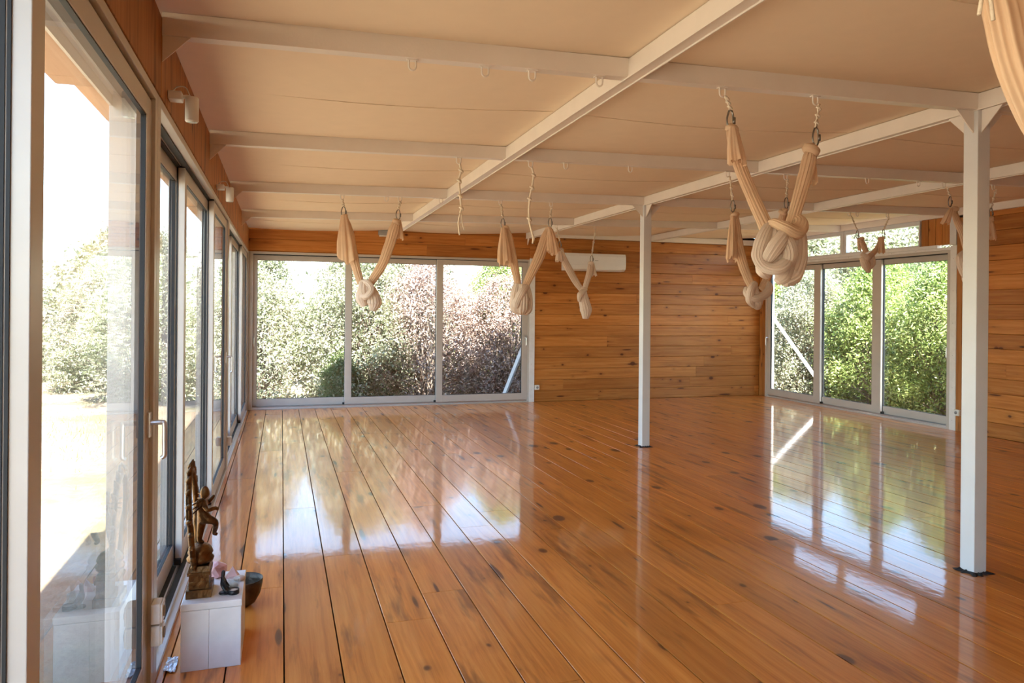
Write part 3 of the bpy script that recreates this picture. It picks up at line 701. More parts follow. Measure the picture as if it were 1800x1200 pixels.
def tail(e, p, q, r0, r1, seed, mat, flat=.6):
    """loose end of the cloth hanging as an open pleated skirt"""
    p, q = Vector(p), Vector(q); mid = p.lerp(q, .45)
    n = 22; path = catmull([p, mid, q], n); rr = interp([r0, r0*.55+r1*.45, r1*.92, r1], n); V, F = [], []
    rnd = random.Random(seed); ph = [rnd.uniform(0, 6.28) for _ in range(5)]; S = 64; o0 = e.location
    cut = [rnd.uniform(-.5, .5) for _ in range(9)]
    for i, c in enumerate(path):
        s = i/n; am = .10+.30*s
        for k in range(S):
            th = 2*math.pi*k/S
            q_ = math.cos(6*th+ph[0]+.6*math.sin(2*s+ph[1]))+.6*math.cos(11*th+ph[2])+.4*math.cos(3*th+ph[3])
            r = rr[i]*(1+am*q_*.55)
            dz = 0
            if s > .75: dz = (s-.75)/.25*(.10*(p-q).length)*(math.cos(2*th+ph[4])*.7+.35*math.cos(6*th+ph[0])+.25*cut[int(th/6.29*9)])
            V.append(c+Vector((math.cos(th)*r, math.sin(th)*r*flat, dz))-o0)
    for i in range(n):
        for k in range(S):
            a = i*S+k; b = i*S+(k+1) % S; F.append((a, b, b+S, a+S))
    return link('tail', mesh_from('tail', V, F, mat, True), None, e)
def strand(e, pts, radii, seed, mat, name='strand', flat=.55, pleats=12, amp=.20, n=44, twist=.5, sides=96):
    return tube(name, pts, radii, mat, e, n=n, sides=sides, flat=flat, pleats=pleats, amp=amp, seed=seed, twist=twist)

def hammock(label, y, sides, loops, mat=M_SILK, rk=.032, seed=0):
    """sides: for each of the two suspensions dict(hook px, car px, knot px, strand px list, width, tail px or None); loops: cloth wound at the bottom"""
    yy = y+BW/2; mp = 1/FPX
    h0 = P(*sides[0]['hook'], yy); h1 = P(*sides[1]['hook'], yy)
    e = empty('yoga_hammock', ((h0.x+h1.x)/2, yy, h0.z), label, 'hammock', 'aerial yoga hammocks')
    for k, s in enumerate(sides):
        hp = P(*s['hook'], yy); hp.z = ZB(hp.x)-.040
        cp = P(*s['car'], yy)
        sc = s.get('cs', 1.0)
        rope(e, hp, cp+Vector((0, 0, .046*sc)), seed+k, knots=s.get('knots', 3))
        carabiner(e, cp, 0.4, sc)
        kp = P(*s['knot'], yy)
        knot(e, kp, s.get('kr', rk), seed+10+k, mat)
        if s.get('strand'):
            pts = [kp+Vector((0, 0, .0))]+[P(u, v, yy, d) for u, v, d in s['strand']]
            strand(e, pts, s['w'], seed+20+k, mat)
        if s.get('tail'):
            (u0, v0, d0), (u1, v1, d1), r0, r1 = s['tail']
            tail(e, P(u0, v0, yy, d0), P(u1, v1, yy, d1), r0, r1, seed+30+k, mat)
    for k, l in enumerate(loops):
        pts = [P(u, v, yy, d) for u, v, d in l['p']]
        strand(e, pts, l['r'], seed+40+k, l.get('m', M_SILK2), l.get('n', 'wrap'), l.get('flat', .8), l.get('pl', 14), l.get('amp', .095), l.get('seg', 48), l.get('tw', .5), 96)
    return e
def ring(u, v, rw, rh, d, a0=0, turns=1.1, n=11):
    return [(u+rw*math.cos(a0+2*math.pi*turns*i/(n-1)), v+rh*math.sin(a0+2*math.pi*turns*i/(n-1)), d+.035*math.sin(a0+2*math.pi*turns*i/(n-1)*1.0+.8)) for i in range(n)]

# big hammock in front
hammock('large peach yoga hammock with a thick knot, hanging nearest the middle beam', BY[2],
    [dict(hook=(1276, 155), car=(1284, 210), knot=(1287, 228), kr=.030, strand=[(1290, 245, 0), (1300, 290, 0), (1325, 350, 0), (1347, 398, -.01), (1354, 420, 0)], w=[.030, .036, .034, .036, .040, .034],
          tail=((1289, 224, -.02), (1296, 287, -.045), .022, .043)),
     dict(hook=(1440, 168), car=(1434, 240), knot=(1426, 264), kr=.040, strand=[(1422, 285, 0), (1410, 330, 0), (1397, 375, 0), (1390, 400, .02)], w=[.034, .044, .040, .036, .045],
          tail=((1424, 272, .03), (1421, 322, .045), .028, .045))],
    [dict(p=[(1392, 378, .03), (1407, 392, -.03), (1398, 408, -.075), (1380, 400, -.09), (1362, 392, -.05), (1350, 396, .01)], r=[.030, .040, .046, .040, .030, .022], m=M_SILK),
     dict(p=[(1362, 398, .0), (1362, 425, -.02), (1362, 455, -.02), (1358, 480, .0)], r=[.04, .076, .076, .03], amp=.14),
     dict(p=[(1354, 394, -.02), (1341, 422, -.06), (1334, 450, -.07), (1343, 467, -.09), (1362, 472, -.11), (1379, 463, -.10), (1386, 448, -.06)], r=[.026, .040, .042, .038, .036, .034, .02], flat=.5, amp=.16),
     dict(p=[(1388, 402, -.04), (1376, 418, -.10), (1362, 436, -.11), (1350, 455, -.09), (1348, 466, -.05)], r=[.030, .044, .046, .036, .02], flat=.45, amp=.16),
     dict(p=[(1376, 410, -.07), (1387, 430, -.10), (1390, 450, -.09), (1381, 468, -.06), (1366, 478, -.03)], r=[.028, .040, .046, .040, .02], flat=.5, amp=.16),
     dict(p=[(1340, 462, -.02), (1341, 474, -.04), (1350, 485, -.03)], r=[.030, .040, .022], n='flap'),
     dict(p=[(1402, 392, .03), (1404, 420, .035), (1402, 455, .03), (1392, 482, .02), (1378, 497, .0)], r=[.026, .046, .054, .056, .026], n='flap'),
     dict(p=[(1382, 430, .02), (1384, 460, .01), (1375, 485, .0), (1366, 496, .0)], r=[.03, .045, .045, .02], n='flap')], seed=100)
# hammock behind it
hammock('peach yoga hammock hanging just behind the large knotted one', BY[3],
    [dict(hook=(1283, 303), car=(1288, 362), knot=(1291, 379), kr=.034, strand=[(1292, 392, 0), (1297, 430, 0), (1308, 470, 0), (1320, 500, 0), (1326, 515, 0)], w=[.03, .042, .046, .042, .036, .030],
          tail=((1288, 380, -.02), (1286, 455, -.04), .02, .042)),
     dict(hook=(1385, 310), car=(1382, 357), knot=(1377, 372), kr=.034, strand=[(1372, 395, .05), (1362, 440, .06), (1350, 485, .03), (1338, 508, .0)], w=[.03, .04, .04, .04, .03],
          tail=((1380, 374, .04), (1392, 428, .06), .02, .045))],
    [dict(p=[(1326, 500, .0), (1324, 515, -.02), (1330, 530, -.02), (1334, 541, .0)], r=[.03, .062, .066, .028]),
     dict(p=[(1346, 494, .03), (1352, 506, -.01), (1344, 518, -.05), (1326, 524, -.07), (1313, 516, -.05), (1312, 506, -.01)], r=[.028, .036, .036, .036, .032, .02]),
     dict(p=[(1328, 498, -.03), (1320, 510, -.07), (1318, 526, -.06), (1326, 538, -.03)], r=[.026, .036, .038, .022])], seed=200)
# left hammock
hammock('peach yoga hammock hanging before the middle pane of the back door', BY[4],
    [dict(hook=(602, 343), car=(604, 372), knot=(605, 381), kr=.03, strand=[(609, 400, 0), (615, 430, 0), (624, 465, 0), (634, 499, 0)], w=[.03, .05, .06, .052, .040, .034],
          tail=((605, 378, -.03), (611, 457, -.06), .03, .082)),
     dict(hook=(704, 346), car=(700, 377), knot=(697, 390), kr=.036, strand=[(692, 405, 0), (685, 430, 0), (672, 465, 0), (655, 492, 0), (648, 502, 0)], w=[.035, .052, .050, .046, .038, .03],
          tail=((700, 386, .02), (702, 420, .03), .025, .04))],
    [dict(p=[(640, 496, -.02), (641, 510, -.05), (644, 526, -.03)], r=[.04, .075, .03]),
     dict(p=[(632, 497, .0), (645, 499, -.07), (651, 508, -.09), (645, 518, -.09), (634, 518, -.06)], r=[.03, .040, .042, .040, .025], flat=.55, amp=.14),
     dict(p=[(648, 500, .0), (654, 515, -.02), (658, 532, -.02), (655, 546, -.01)], r=[.03, .06, .075, .028], n='flap'),
     dict(p=[(634, 512, .02), (636, 525, .0), (641, 538, -.01)], r=[.04, .06, .03], n='flap')], seed=300)
hammock('peach yoga hammock hanging before the right pane of the back door', BY[4],
    [dict(hook=(881, 355), car=(884, 392), knot=(889, 402), kr=.034, strand=[(893, 415, 0), (900, 450, 0), (907, 480, 0), (911, 503, 0)], w=[.03, .046, .05, .040, .034],
          tail=((885, 400, -.03), (887, 464, -.05), .025, .066)),
     dict(hook=(970, 355), car=(967, 391), knot=(964, 404), kr=.034, strand=[(958, 420, 0), (948, 450, 0), (934, 480, 0), (923, 503, 0)], w=[.035, .054, .056, .046, .036],
          tail=((967, 402, -.03), (973, 445, -.04), .03, .06))],
    [dict(p=[(917, 500, -.02), (917, 525, -.04), (916, 543, -.03), (917, 552, -.02)], r=[.04, .080, .085, .04], amp=.14),
     dict(p=[(910, 500, .0), (907, 520, -.03), (908, 540, -.03), (914, 549, -.02)], r=[.04, .062, .07, .03], n='flap'),
     dict(p=[(924, 500, .01), (927, 522, .0), (926, 542, -.01), (920, 551, -.01)], r=[.04, .055, .06, .03], n='flap'),
     dict(p=[(926, 503, -.02), (917, 515, -.07), (908, 534, -.07), (908, 545, -.04)], r=[.03, .045, .045, .02])], seed=400)
hammock('pale yoga hammock hanging in front of the air conditioner', BY[5],
    [dict(hook=(979, 396), car=(984, 430), knot=(986, 440), kr=.036, strand=[(991, 455, 0), (1001, 475, 0), (1012, 495, 0), (1022, 509, 0)], w=[.035, .046, .05, .045, .036],
          tail=((983, 440, -.03), (983, 459, -.04), .03, .05)),
     dict(hook=(1047, 399), car=(1040, 455), knot=(1039, 464), kr=.040, strand=[(1036, 480, 0), (1031, 497, 0), (1027, 509, 0)], w=[.04, .045, .04, .035],
          tail=((1041, 464, .02), (1044, 484, .03), .03, .042))],
    [dict(p=[(1024, 505, .0), (1026, 525, -.02), (1030, 545, -.02), (1029, 560, -.01)], r=[.04, .07, .085, .04], n='flap'),
     dict(p=[(1030, 507, .0), (1020, 518, -.06), (1018, 530, -.05)], r=[.03, .045, .02])], mat=M_SILK2, seed=500)
hammock('tan yoga hammock knotted up high in front of the transom window', BY[4],
    [dict(hook=(1496, 373), car=(1507, 412), knot=(1513, 421), kr=.036, knots=4, strand=[(1518, 432, 0), (1523, 443, -.01)], w=[.03, .042, .035], tail=((1508, 420, .02), (1511, 440, .03), .014, .02)),
     dict(hook=(1563, 376), car=(1553, 410), knot=(1549, 420), kr=.036, knots=4, strand=[(1543, 434, 0), (1534, 446, 0), (1528, 449, -.01)], w=[.03, .034, .034, .03], tail=((1550, 418, -.02), (1549, 444, -.03), .025, .042))],
    [dict(p=[(1514, 446, .0), (1524, 452, -.05), (1534, 447, -.03)], r=[.03, .042, .026]),
     dict(p=[(1516, 452, -.02), (1522, 466, -.03), (1528, 478, -.02)], r=[.04, .06, .024], n='flap'),
     dict(p=[(1532, 448, .0), (1533, 462, -.03), (1526, 474, -.04)], r=[.036, .046, .024])], seed=600)
hammock('tan yoga hammock half hidden behind the near column', BY[3],
    [dict(hook=(1664, 322), car=(1670, 354), knot=(1676, 370), kr=.040, strand=[(1683, 390, 0), (1692, 410, 0), (1700, 440, 0), (1706, 470, 0)], w=[.03, .04, .04, .04, .03], tail=((1672, 366, -.03), (1662, 392, -.05), .02, .04)),
     dict(hook=(1751, 326), car=(1742, 374), knot=(1741, 385), kr=.03, strand=[(1735, 410, .02), (1725, 440, .02), (1714, 468, .0)], w=[.028, .034, .036, .03], tail=((1742, 385, .0), (1746, 420, .02), .02, .036))],
    [dict(p=[(1702, 440, .0), (1690, 455, -.03), (1700, 480, -.05), (1715, 470, -.04), (1712, 450, .0)], r=[.03, .05, .06, .05, .03]),
     dict(p=[(1700, 460, .0), (1702, 490, .0), (1706, 515, .0)], r=[.05, .06, .03], n='flap')], seed=700)
# nearest hammock, only its left strand enters the picture at the top right corner
yb1 = BY[1]+BW/2
e = empty('yoga_hammock', (3.2, yb1, ZB(3)-.04), 'peach hammock cloth close by, hanging into the top right corner', 'hammock', 'aerial yoga hammocks')
YH = 1.23
def Q(u, v, d=0.0): return ony(u, v, YH+d)
strand(e, [Q(1735, -170), Q(1752, -60), Q(1770, 20), Q(1792, 110), Q(1830, 200), Q(1880, 280), Q(1950, 370)], [.030, .050, .056, .056, .056, .056, .05], 801, M_SILK, pleats=7, amp=.2, flat=.6, n=60)
strand(e, [Q(2170, -170), Q(2150, 0), Q(2110, 160), Q(2050, 300), Q(1990, 380)], [.03, .05, .055, .055, .05], 802, M_SILK, pleats=7, amp=.2)
strand(e, [Q(1940, 360), Q(1950, 430), Q(1975, 480), Q(1995, 430), Q(1990, 370)], [.05, .06, .06, .06, .05], 803, M_SILK2, 'wrap')
for s, (u, v) in enumerate(((1735, -170), (2170, -170))):
    kp = Q(u, v); knot(e, kp, .04, 810+s, M_SILK)
    carabiner(e, kp+Vector((0, 0, .045)), .4); hk = Vector((kp.x, yb1, ZB(kp.x)-.04))
    rope(e, hk, kp+Vector((0, 0, .09)), 820+s, 1)
tube('cord_end', [Q(1733, -150, -.05), Q(1730, -40, -.06), Q(1721, 26, -.06)], .0042, M_ROPE, e, sides=8)
tube('cord_end', [Q(1738, -150, -.06), Q(1738, -40, -.07), Q(1746, 36, -.07)], .0042, M_ROPE, e, sides=8)
# loose ropes without cloth
for u0, v0, pts, lb, sd in ((808, 280, [(808, 280), (810, 300), (807, 318), (809, 345), (811, 366), (809, 374)], 'knotted cream rope hanging alone, left of the two', 1),
                        (935, 285, [(935, 285), (938, 308), (935, 330), (931, 350), (930, 385), (936, 412)], 'knotted cream rope hanging alone beside the tied hammock', 2)):
    yy = BY[3]+BW/2; p0 = P(u0, v0, yy)
    e = empty('hanging_rope', (p0.x, yy, ZB(p0.x)-.04), lb, 'rope', 'loose ropes')
    pp = [P(u, v, yy) for u, v in pts]; pp[0] = Vector((p0.x, yy, ZB(p0.x)-.046))
    tube('cord', pp, .0085, M_ROPE, e, n=40, sides=8)
    for k in range(1, 5):
        p = pp[k]; loop = [p+Vector((.012*math.cos(a), .010*math.sin(a), .014*math.sin(a*.5+.4)-.006)) for a in [i*2*math.pi/8 for i in range(10)]]
        tube('rope_knot', loop, .008, M_ROPE, e, n=24, sides=7)
    ends = [(809, 374), (806, 392), (808, 413)] if sd == 1 else [(936, 412), (937, 420), (936, 428)]
    tube('cord_end', [P(u, v, yy) for u, v in ends], .006, M_ROPE, e, n=8, sides=7)
    ends = [(811, 374), (813, 392), (816, 405)] if sd == 1 else [(936, 410), (939, 418), (938, 424)]
    tube('cord_end', [P(u, v, yy, .02) for u, v in ends], .005, M_ROPE, e, n=8, sides=7)

# ================================================================== PLINTH AND THE THINGS ON IT
px0, px1, py0, py1, pz = -.386, -.150, 3.29, 3.655, .278
e = empty('plinth', ((px0+px1)/2, (py0+py1)/2, 0), 'low white painted wooden plinth beside the left door', 'plinth')
cx, cy = e.location.x, e.location.y
box('front_panel', (px0-cx, py0-cy, 0), (-.0105, py0-cy+.018, pz-.030), M_WHITE, e, .001); box('front_panel', (-.010, py0-cy, 0), (px1-cx-.002, py0-cy+.018, pz-.030), M_WHITE, e, .002)
box('side_panel', (px0-cx, py0-cy+.019, 0), (px0-cx+.018, py1-cy, pz-.030), M_WHITE, e, .002); box('side_panel', (px1-cx-.020, py0-cy+.019, 0), (px1-cx-.002, py1-cy, pz-.030), M_WHITE, e, .002)
box('back_panel', (px0-cx+.019, py1-cy-.018, 0), (px1-cx-.021, py1-cy, pz-.030), M_WHITE, e, .002)
box('top_board', (px0-cx-.001, py0-cy-.001, pz-.029), (px1-cx+.001, py1-cy+.002, pz), M_WHITE, e, .003)
# bronze statue
sx, sy_ = -.325, 3.42
e = empty('bronze_statue', (sx, sy_, pz), 'bronze statue of a dancing figure inside a tall flaming arch on the plinth', 'statue')
def sbx(a, b): return boxdata(a, b)
def taper(x0, x1, y0, y1, z0, z1, k):
    V, F = boxdata((x0, y0, z0), (x1, y1, z1)); mx, my = (x0+x1)/2, (y0+y1)/2
    V = [Vector((mx+(v.x-mx)*(k if v.z > z0 else 1), my+(v.y-my)*(k if v.z > z0 else 1), v.z)) for v in V]; return V, F
joined('pedestal', [taper(-.050, .050, -.075, .075, 0, .034, 1.0), taper(-.050, .050, -.075, .075, .034, .064, .80), taper(-.040, .040, -.060, .060, .064, .092, .98), taper(-.046, .046, -.066, .066, .092, .106, 1.0), taper(-.043, .043, -.063, .063, .106, .128, .9)], M_BRONZE, e)
lathe('lotus_base', [(.036, .128), (.052, .136), (.056, .150), (.046, .162), (.052, .174), (.046, .190), (.034, .204), (.020, .210)], M_BRONZE, e, (.0, 0, 0), 20)
# flaming arch: oval ring in the y-z plane behind the figure (the figure faces +x)
parts = []
arc = [Vector((-.030-.012*math.sin(a), .135*math.cos(a)*(1 if math.sin(a) > 0 else .75), .315+.215*math.sin(a))) for a in [math.radians(-62+304*i/40) for i in range(41)]]
parts.append(tube_data(arc, [.0125]*41, 8, ref=Vector((1, 0, 0))))
for i in range(1, 40, 2):
    p = arc[i]; out = Vector((0, p.y, (p.z-.315)*.8)).normalized()
    parts.append(tube_data([p, p+out*.014, p+out*.024+Vector((.003, 0, .004)), p+out*.034+Vector((.008, 0, .008))], [.010, .013, .009, .002], 6, ref=Vector((1, 0, 0))))
    parts.append(tube_data([p-out*.004, p-out*.016], [.006, .002], 5, ref=Vector((1, 0, 0))))
joined('flame_arch', parts, M_BRONZE, e, None, True)
# figure: one continuous skinned body
def skinned(name, joints, edges, mat, parent, sub=2):
    me = bpy.data.meshes.new(name); me.from_pydata([j[0] for j in joints], edges, []); me.materials.append(mat)
    o = link(name, me, None, parent)
    md = o.modifiers.new('skin', 'SKIN'); md.use_smooth_shade = True
    for i, j in enumerate(joints): me.skin_vertices[0].data[i].radius = (j[1], j[1])
    me.skin_vertices[0].data[0].use_root = True
    s = o.modifiers.new('sub', 'SUBSURF'); s.levels = sub; s.render_levels = sub
    return o
J = [((.004, 0, .300), .021), ((.006, 0, .335), .018), ((.010, 0, .372), .024), ((.012, 0, .398), .011), ((.016, 0, .420), .019), ((.015, 0, .446), .016), ((.013, 0, .468), .007),
     ((.002, .016, .262), .017), ((-.002, .010, .215), .013), ((-.006, .006, .165), .010), ((.012, .008, .146), .008),
     ((.030, -.018, .285), .017), ((.062, -.018, .272), .013), ((.058, .010, .225), .010), ((.050, .030, .190), .008), ((.066, .034, .182), .006),
     ((.012, .036, .380), .010), ((.020, .068, .350), .008), ((.040, .075, .378), .007), ((.048, .075, .395), .006),
     ((.012, -.036, .380), .010), ((.030, -.060, .345), .008), ((.060, -.030, .350), .007), ((.070, -.010, .335), .006),
     ((.004, .040, .388), .009), ((-.004, .085, .378), .007), ((-.002, .105, .415), .006), ((.0, -.040, .388), .009), ((-.006, -.085, .378), .007), ((-.004, -.105, .415), .006)]
E_ = [(0, 1), (1, 2), (2, 3), (3, 4), (4, 5), (5, 6), (0, 7), (7, 8), (8, 9), (9, 10), (0, 11), (11, 12), (12, 13), (13, 14), (14, 15), (2, 16), (16, 17), (17, 18), (18, 19), (2, 20), (20, 21), (21, 22), (22, 23), (2, 24), (24, 25), (25, 26), (2, 27), (27, 28), (28, 29)]
J = [((x*1.0, y*.9, .206+(z-.146)*.78), r_*1.22) for (x, y, z), r_ in J]
parts = [tube_data(catmull([(.012, sgn*.012, .40-.012*k), (.0, sgn*.050, .408-.016*k), (-.022, sgn*(.105-.008*k), .402-.020*k)], 10), interp([.006, .005, .003], 10), 6) for k in range(3) for sgn in (-1, 1)]
joined('hair_locks', parts, M_BRONZE, e, None, True)
skinned('dancing_figure', J, E_, M_BRONZE, e)
# small things on the plinth
def on_plinth(u, v): p = onz(u, v, pz); return Vector((p.x, p.y, pz))
def rock(name, r, sq, seed, mat, loc, label, cat, cuts=1.0):
    rnd = random.Random(seed); bm = bmesh.new(); bmesh.ops.create_icosphere(bm, subdivisions=2, radius=1)
    for v in bm.verts:
        f_ = 1+rnd.uniform(-.13, .13)*cuts; v.co = Vector((v.co.x*r*f_, v.co.y*r*f_*.9, max(v.co.z, -.82)*r*sq*f_))
    zmin = min(v.co.z for v in bm.verts)
    for v in bm.verts: v.co.z -= zmin
    me = bpy.data.meshes.new(name); bm.to_mesh(me); bm.free(); me.materials.append(mat)
    return tag(link(name, me, None, None, loc), label, cat)
rock('rose_quartz', .040, .95, 3, M_ROSE, Vector((-.268, 3.585, pz)), 'rough lump of pink rose quartz behind the statue on the plinth', 'crystal')
p = on_plinth(410, 1014)
V = [(-.028, -.024, 0), (.028, -.024, 0), (.030, .026, 0), (-.028, .026, 0), (.002, .0, .048)]
tag(link('crystal_pyramid', mesh_from('crystal_pyramid', V, [(3, 2, 1, 0), (0, 1, 4), (1, 2, 4), (2, 3, 4), (3, 0, 4)], M_PINK), None, None, Vector((-.205, 3.575, pz))), 'small pale pink pyramid on the plinth', 'crystal')
tag(lathe('flat_stone', [(.010, 0), (.024, .003), (.027, .008), (.022, .014), (.008, .017)], M_STONE, None, Vector((-.172, 3.525, pz)), 16), 'flat round tan stone beside the pink pyramid', 'stone')
# black seated figurine
p = on_plinth(390, 1047)
e = empty('seated_figurine', (-.232, 3.375, pz), 'small black seated figurine on the plinth', 'figurine')
skinned('body', [((0, 0, .014), .016), ((-.002, 0, .036), .0125), ((0, 0, .058), .0135), ((.001, 0, .072), .006), ((.003, 0, .088), .0105), ((.002, 0, .101), .006),
     ((.018, -.016, .011), .010), ((.040, -.006, .009), .008), ((.018, .016, .011), .010), ((.040, .008, .009), .008), ((.004, -.017, .060), .006), ((.014, -.018, .040), .005), ((.026, -.010, .026), .0045), ((.004, .017, .060), .006), ((.014, .018, .040), .005), ((.026, .010, .026), .0045)],
     [(0, 1), (1, 2), (2, 3), (3, 4), (4, 5), (0, 6), (6, 7), (0, 8), (8, 9), (2, 10), (10, 11), (11, 12), (2, 13), (13, 14), (14, 15)], M_FIG, e)
lathe('foot', [(.020, 0), (.026, .002), (.024, .007), (.012, .009)], M_FIG, e, (.010, 0, 0), 16)
# tealight and glass
e = empty('tealight', (-.187, 3.362, pz), 'black round tealight tin in front of the glass on the plinth', 'candle')
lathe('tin', [(.020, 0), (.023, .001), (.023, .020), (.0215, .020), (.0205, .013)], M_FIG, e, None, 24); lathe('wax', [(.0203, .0125), (.0203, .0165), (.004, .0168)], M_WAX, e, None, 20)
e = empty('candle_glass', (-.190, 3.425, pz), 'small clear glass candle holder behind the tealight', 'candle holder')
lathe('cup', [(.021, 0), (.024, .003), (.025, .044), (.022, .044), (.021, .008), (.002, .007)], M_CLEAR, e, None, 24); lathe('wax', [(.0205, .0085), (.0205, .018), (.004, .0185)], M_WAX, e, None, 20)
# bowl behind the plinth
e = empty('singing_bowl', (-.176, 3.95, 0), 'dark bronze bowl standing on the floor behind the plinth', 'bowl')
lathe('bowl', [(.002, 0), (.035, .001), (.062, .020), (.084, .060), (.094, .105), (.097, .135), (.093, .136), (.089, .105), (.078, .060), (.056, .026), (.030, .010), (.002, .009)], M_BOWL, e, None, 36)
# foil wrapper on the floor
rnd = random.Random(5); V, F = [], []
for j in range(9):
    for i in range(6):
        V.append((-.022+.044*i/5+rnd.uniform(-.003, .003), -.065+.13*j/8+rnd.uniform(-.003, .003), .003+rnd.random()*.012))
F = [(j*6+i, j*6+i+1, (j+1)*6+i+1, (j+1)*6+i) for j in range(8) for i in range(5)]
o = link('foil_wrapper', mesh_from('foil_wrapper', V, F, M_FOIL), None, None, (-.43, 3.36, 0)); md = o.modifiers.new('s', 'SOLIDIFY'); md.thickness = .0015
tag(o, 'crumpled shiny foil wrapper on the floor beside the plinth', 'wrapper')

# ================================================================== OUTSIDE
def foliage_mesh(name, n_clusters, per, rx, ry, h, leaf, mat, seed, base=.15, shell=.5):
    r = np.random.default_rng(seed)
    th = r.random(n_clusters)*2*np.pi; zz = r.random(n_clusters)**.9
    rad = shell+(1-shell)*r.random(n_clusters)**.5
    prof = np.sqrt(np.clip(1-zz**2.6, 0, 1))*(.86+.14*np.minimum(zz*4, 1))
    lump = 1+.16*np.sin(3*th+seed)*np.sin(zz*7+1.7*seed)+.10*np.sin(5*th+zz*9)
    c = np.stack([np.cos(th)*rx*rad*prof*lump, np.sin(th)*ry*rad*prof*lump, .06+zz*h*(.93+.10*np.sin(2*th+seed))], 1)
    n = n_clusters*per
    pos = np.repeat(c, per, 0)+r.normal(size=(n, 3))*np.array([.13, .13, .12])*max(1.0, h/3.2)
    pos[:, 2] = np.maximum(pos[:, 2], .02)
    nrm = r.normal(size=(n, 3))+np.array([0, 0, .9]); nrm /= np.linalg.norm(nrm, axis=1)[:, None]
    t = np.cross(nrm, r.normal(size=(n, 3))); t /= np.linalg.norm(t, axis=1)[:, None]
    b = np.cross(nrm, t); s = leaf*(.6+.8*r.random(n))[:, None]
    V = np.empty((n, 4, 3)); V[:, 0] = pos-t*s; V[:, 1] = pos+b*s*.38; V[:, 2] = pos+t*s; V[:, 3] = pos-b*s*.38
    me = bpy.data.meshes.new(name); me.vertices.add(n*4); me.vertices.foreach_set('co', V.astype(np.float32).ravel())
    me.loops.add(n*4); me.loops.foreach_set('vertex_index', np.arange(n*4, dtype=np.int32))
    me.polygons.add(n); me.polygons.foreach_set('loop_start', np.arange(0, n*4, 4, dtype=np.int32))
    me.update(calc_edges=True); me.materials.append(mat)
    return me, c
def branch_mesh(name, tips, mat, seed, k=110, r0=.035):
    rnd = random.Random(seed); V, F = [], []
    for p in rnd.sample(list(map(tuple, tips)), min(k, len(tips))):
        p = Vector(p); b = Vector((rnd.uniform(-.2, .2), rnd.uniform(-.2, .2), -.05))
        m1 = b.lerp(p, .4)+Vector((rnd.uniform(-.15, .15), rnd.uniform(-.15, .15), .12)); rr = r0*rnd.uniform(.35, 1)
        v, f = tube_data(catmull([b, m1, p*1.04], 7), interp([rr, rr*.6, .004], 7), 4, caps=False)
        kk = len(V); V += v; F += [tuple(i+kk for i in q) for q in f]
    return mesh_from(name, V, F, mat, True)
KINDS = {}
for key, args in dict(grey=(640, 70, 1.3, 1.2, 3.3, .036, M_LEAF_A, 1), fresh=(640, 72, 1.3, 1.2, 3.2, .038, M_LEAF_B, 2), dark=(460, 60, 1.2, 1.1, 3.2, .040, M_LEAF_C, 3), dry=(560, 66, 1.25, 1.1, 2.9, .028, M_LEAF_D, 4), tree=(480, 66, 2.6, 2.4, 4.6, .085, M_LEAF_A, 5)).items():
    nc, per, rx, ry, h, lf, mt, sd = args
    fm, c = foliage_mesh('foliage_'+key, nc, per, rx, ry, h, lf, mt, sd)
    KINDS[key] = (fm, branch_mesh('branches_'+key, c, M_BARK, sd, 150 if key in ('grey', 'dry') else 90))
def shrub(kind, loc, rz, sc, label, cat='shrub', group=None, name='shrub'):
    e = empty(name, (loc[0], loc[1], -.25), label, cat, group); e.rotation_euler = (0, 0, rz); e.scale = (sc, sc, sc)
    link('foliage', KINDS[kind][0], None, e)['kind'] = 'stuff'; link('branches', KINDS[kind][1], None, e)
    return e
G1, G2, G3, G4 = 'shrubs behind the back door', 'shrubs behind the right door', 'far trees on the left', 'far trees beyond the right hedge'
for kind, x, y, rz, sc, lb in (
    ('grey', -.5, 14.3, .3, 1.0, 'grey-green shrub filling the left pane of the back door'),
    ('grey', 1.35, 14.0, 1.9, 1.02, 'grey-green shrub behind the stile between the left and middle back panes'),
    ('dark', .98, 13.1, 2.9, .36, 'low dark green bush at the foot of the middle back pane'),
    ('dry', 2.65, 13.7, 2.2, 1.12, 'dry twiggy pinkish shrub in the middle back pane'),
    ('dry', 4.05, 13.3, .9, .95, 'dry brown tangled shrub low in the right back pane'),
    ('fresh', 4.5, 14.6, 4.1, 1.08, 'green shrub high in the right back pane'),
    ('dark', 5.8, 13.8, 5.1, 1.05, 'dark shrub at the right edge of the back door'),
    ('grey', -2.2, 15.2, 3.9, 1.1, 'grey-green shrub beyond the back left corner'),
    ('tree', 2.3, 17.4, 1.1, 1.02, 'tall pale tree behind the shrubs of the back door'),
    ('tree', 6.4, 18.4, 2.4, .98, 'tall tree behind the right pane of the back door')):
    shrub(kind, (x, y), rz, sc*(.76 if kind == 'tree' else .84), lb, 'tree' if kind == 'tree' else 'shrub', G1, 'tree' if kind == 'tree' else 'shrub')
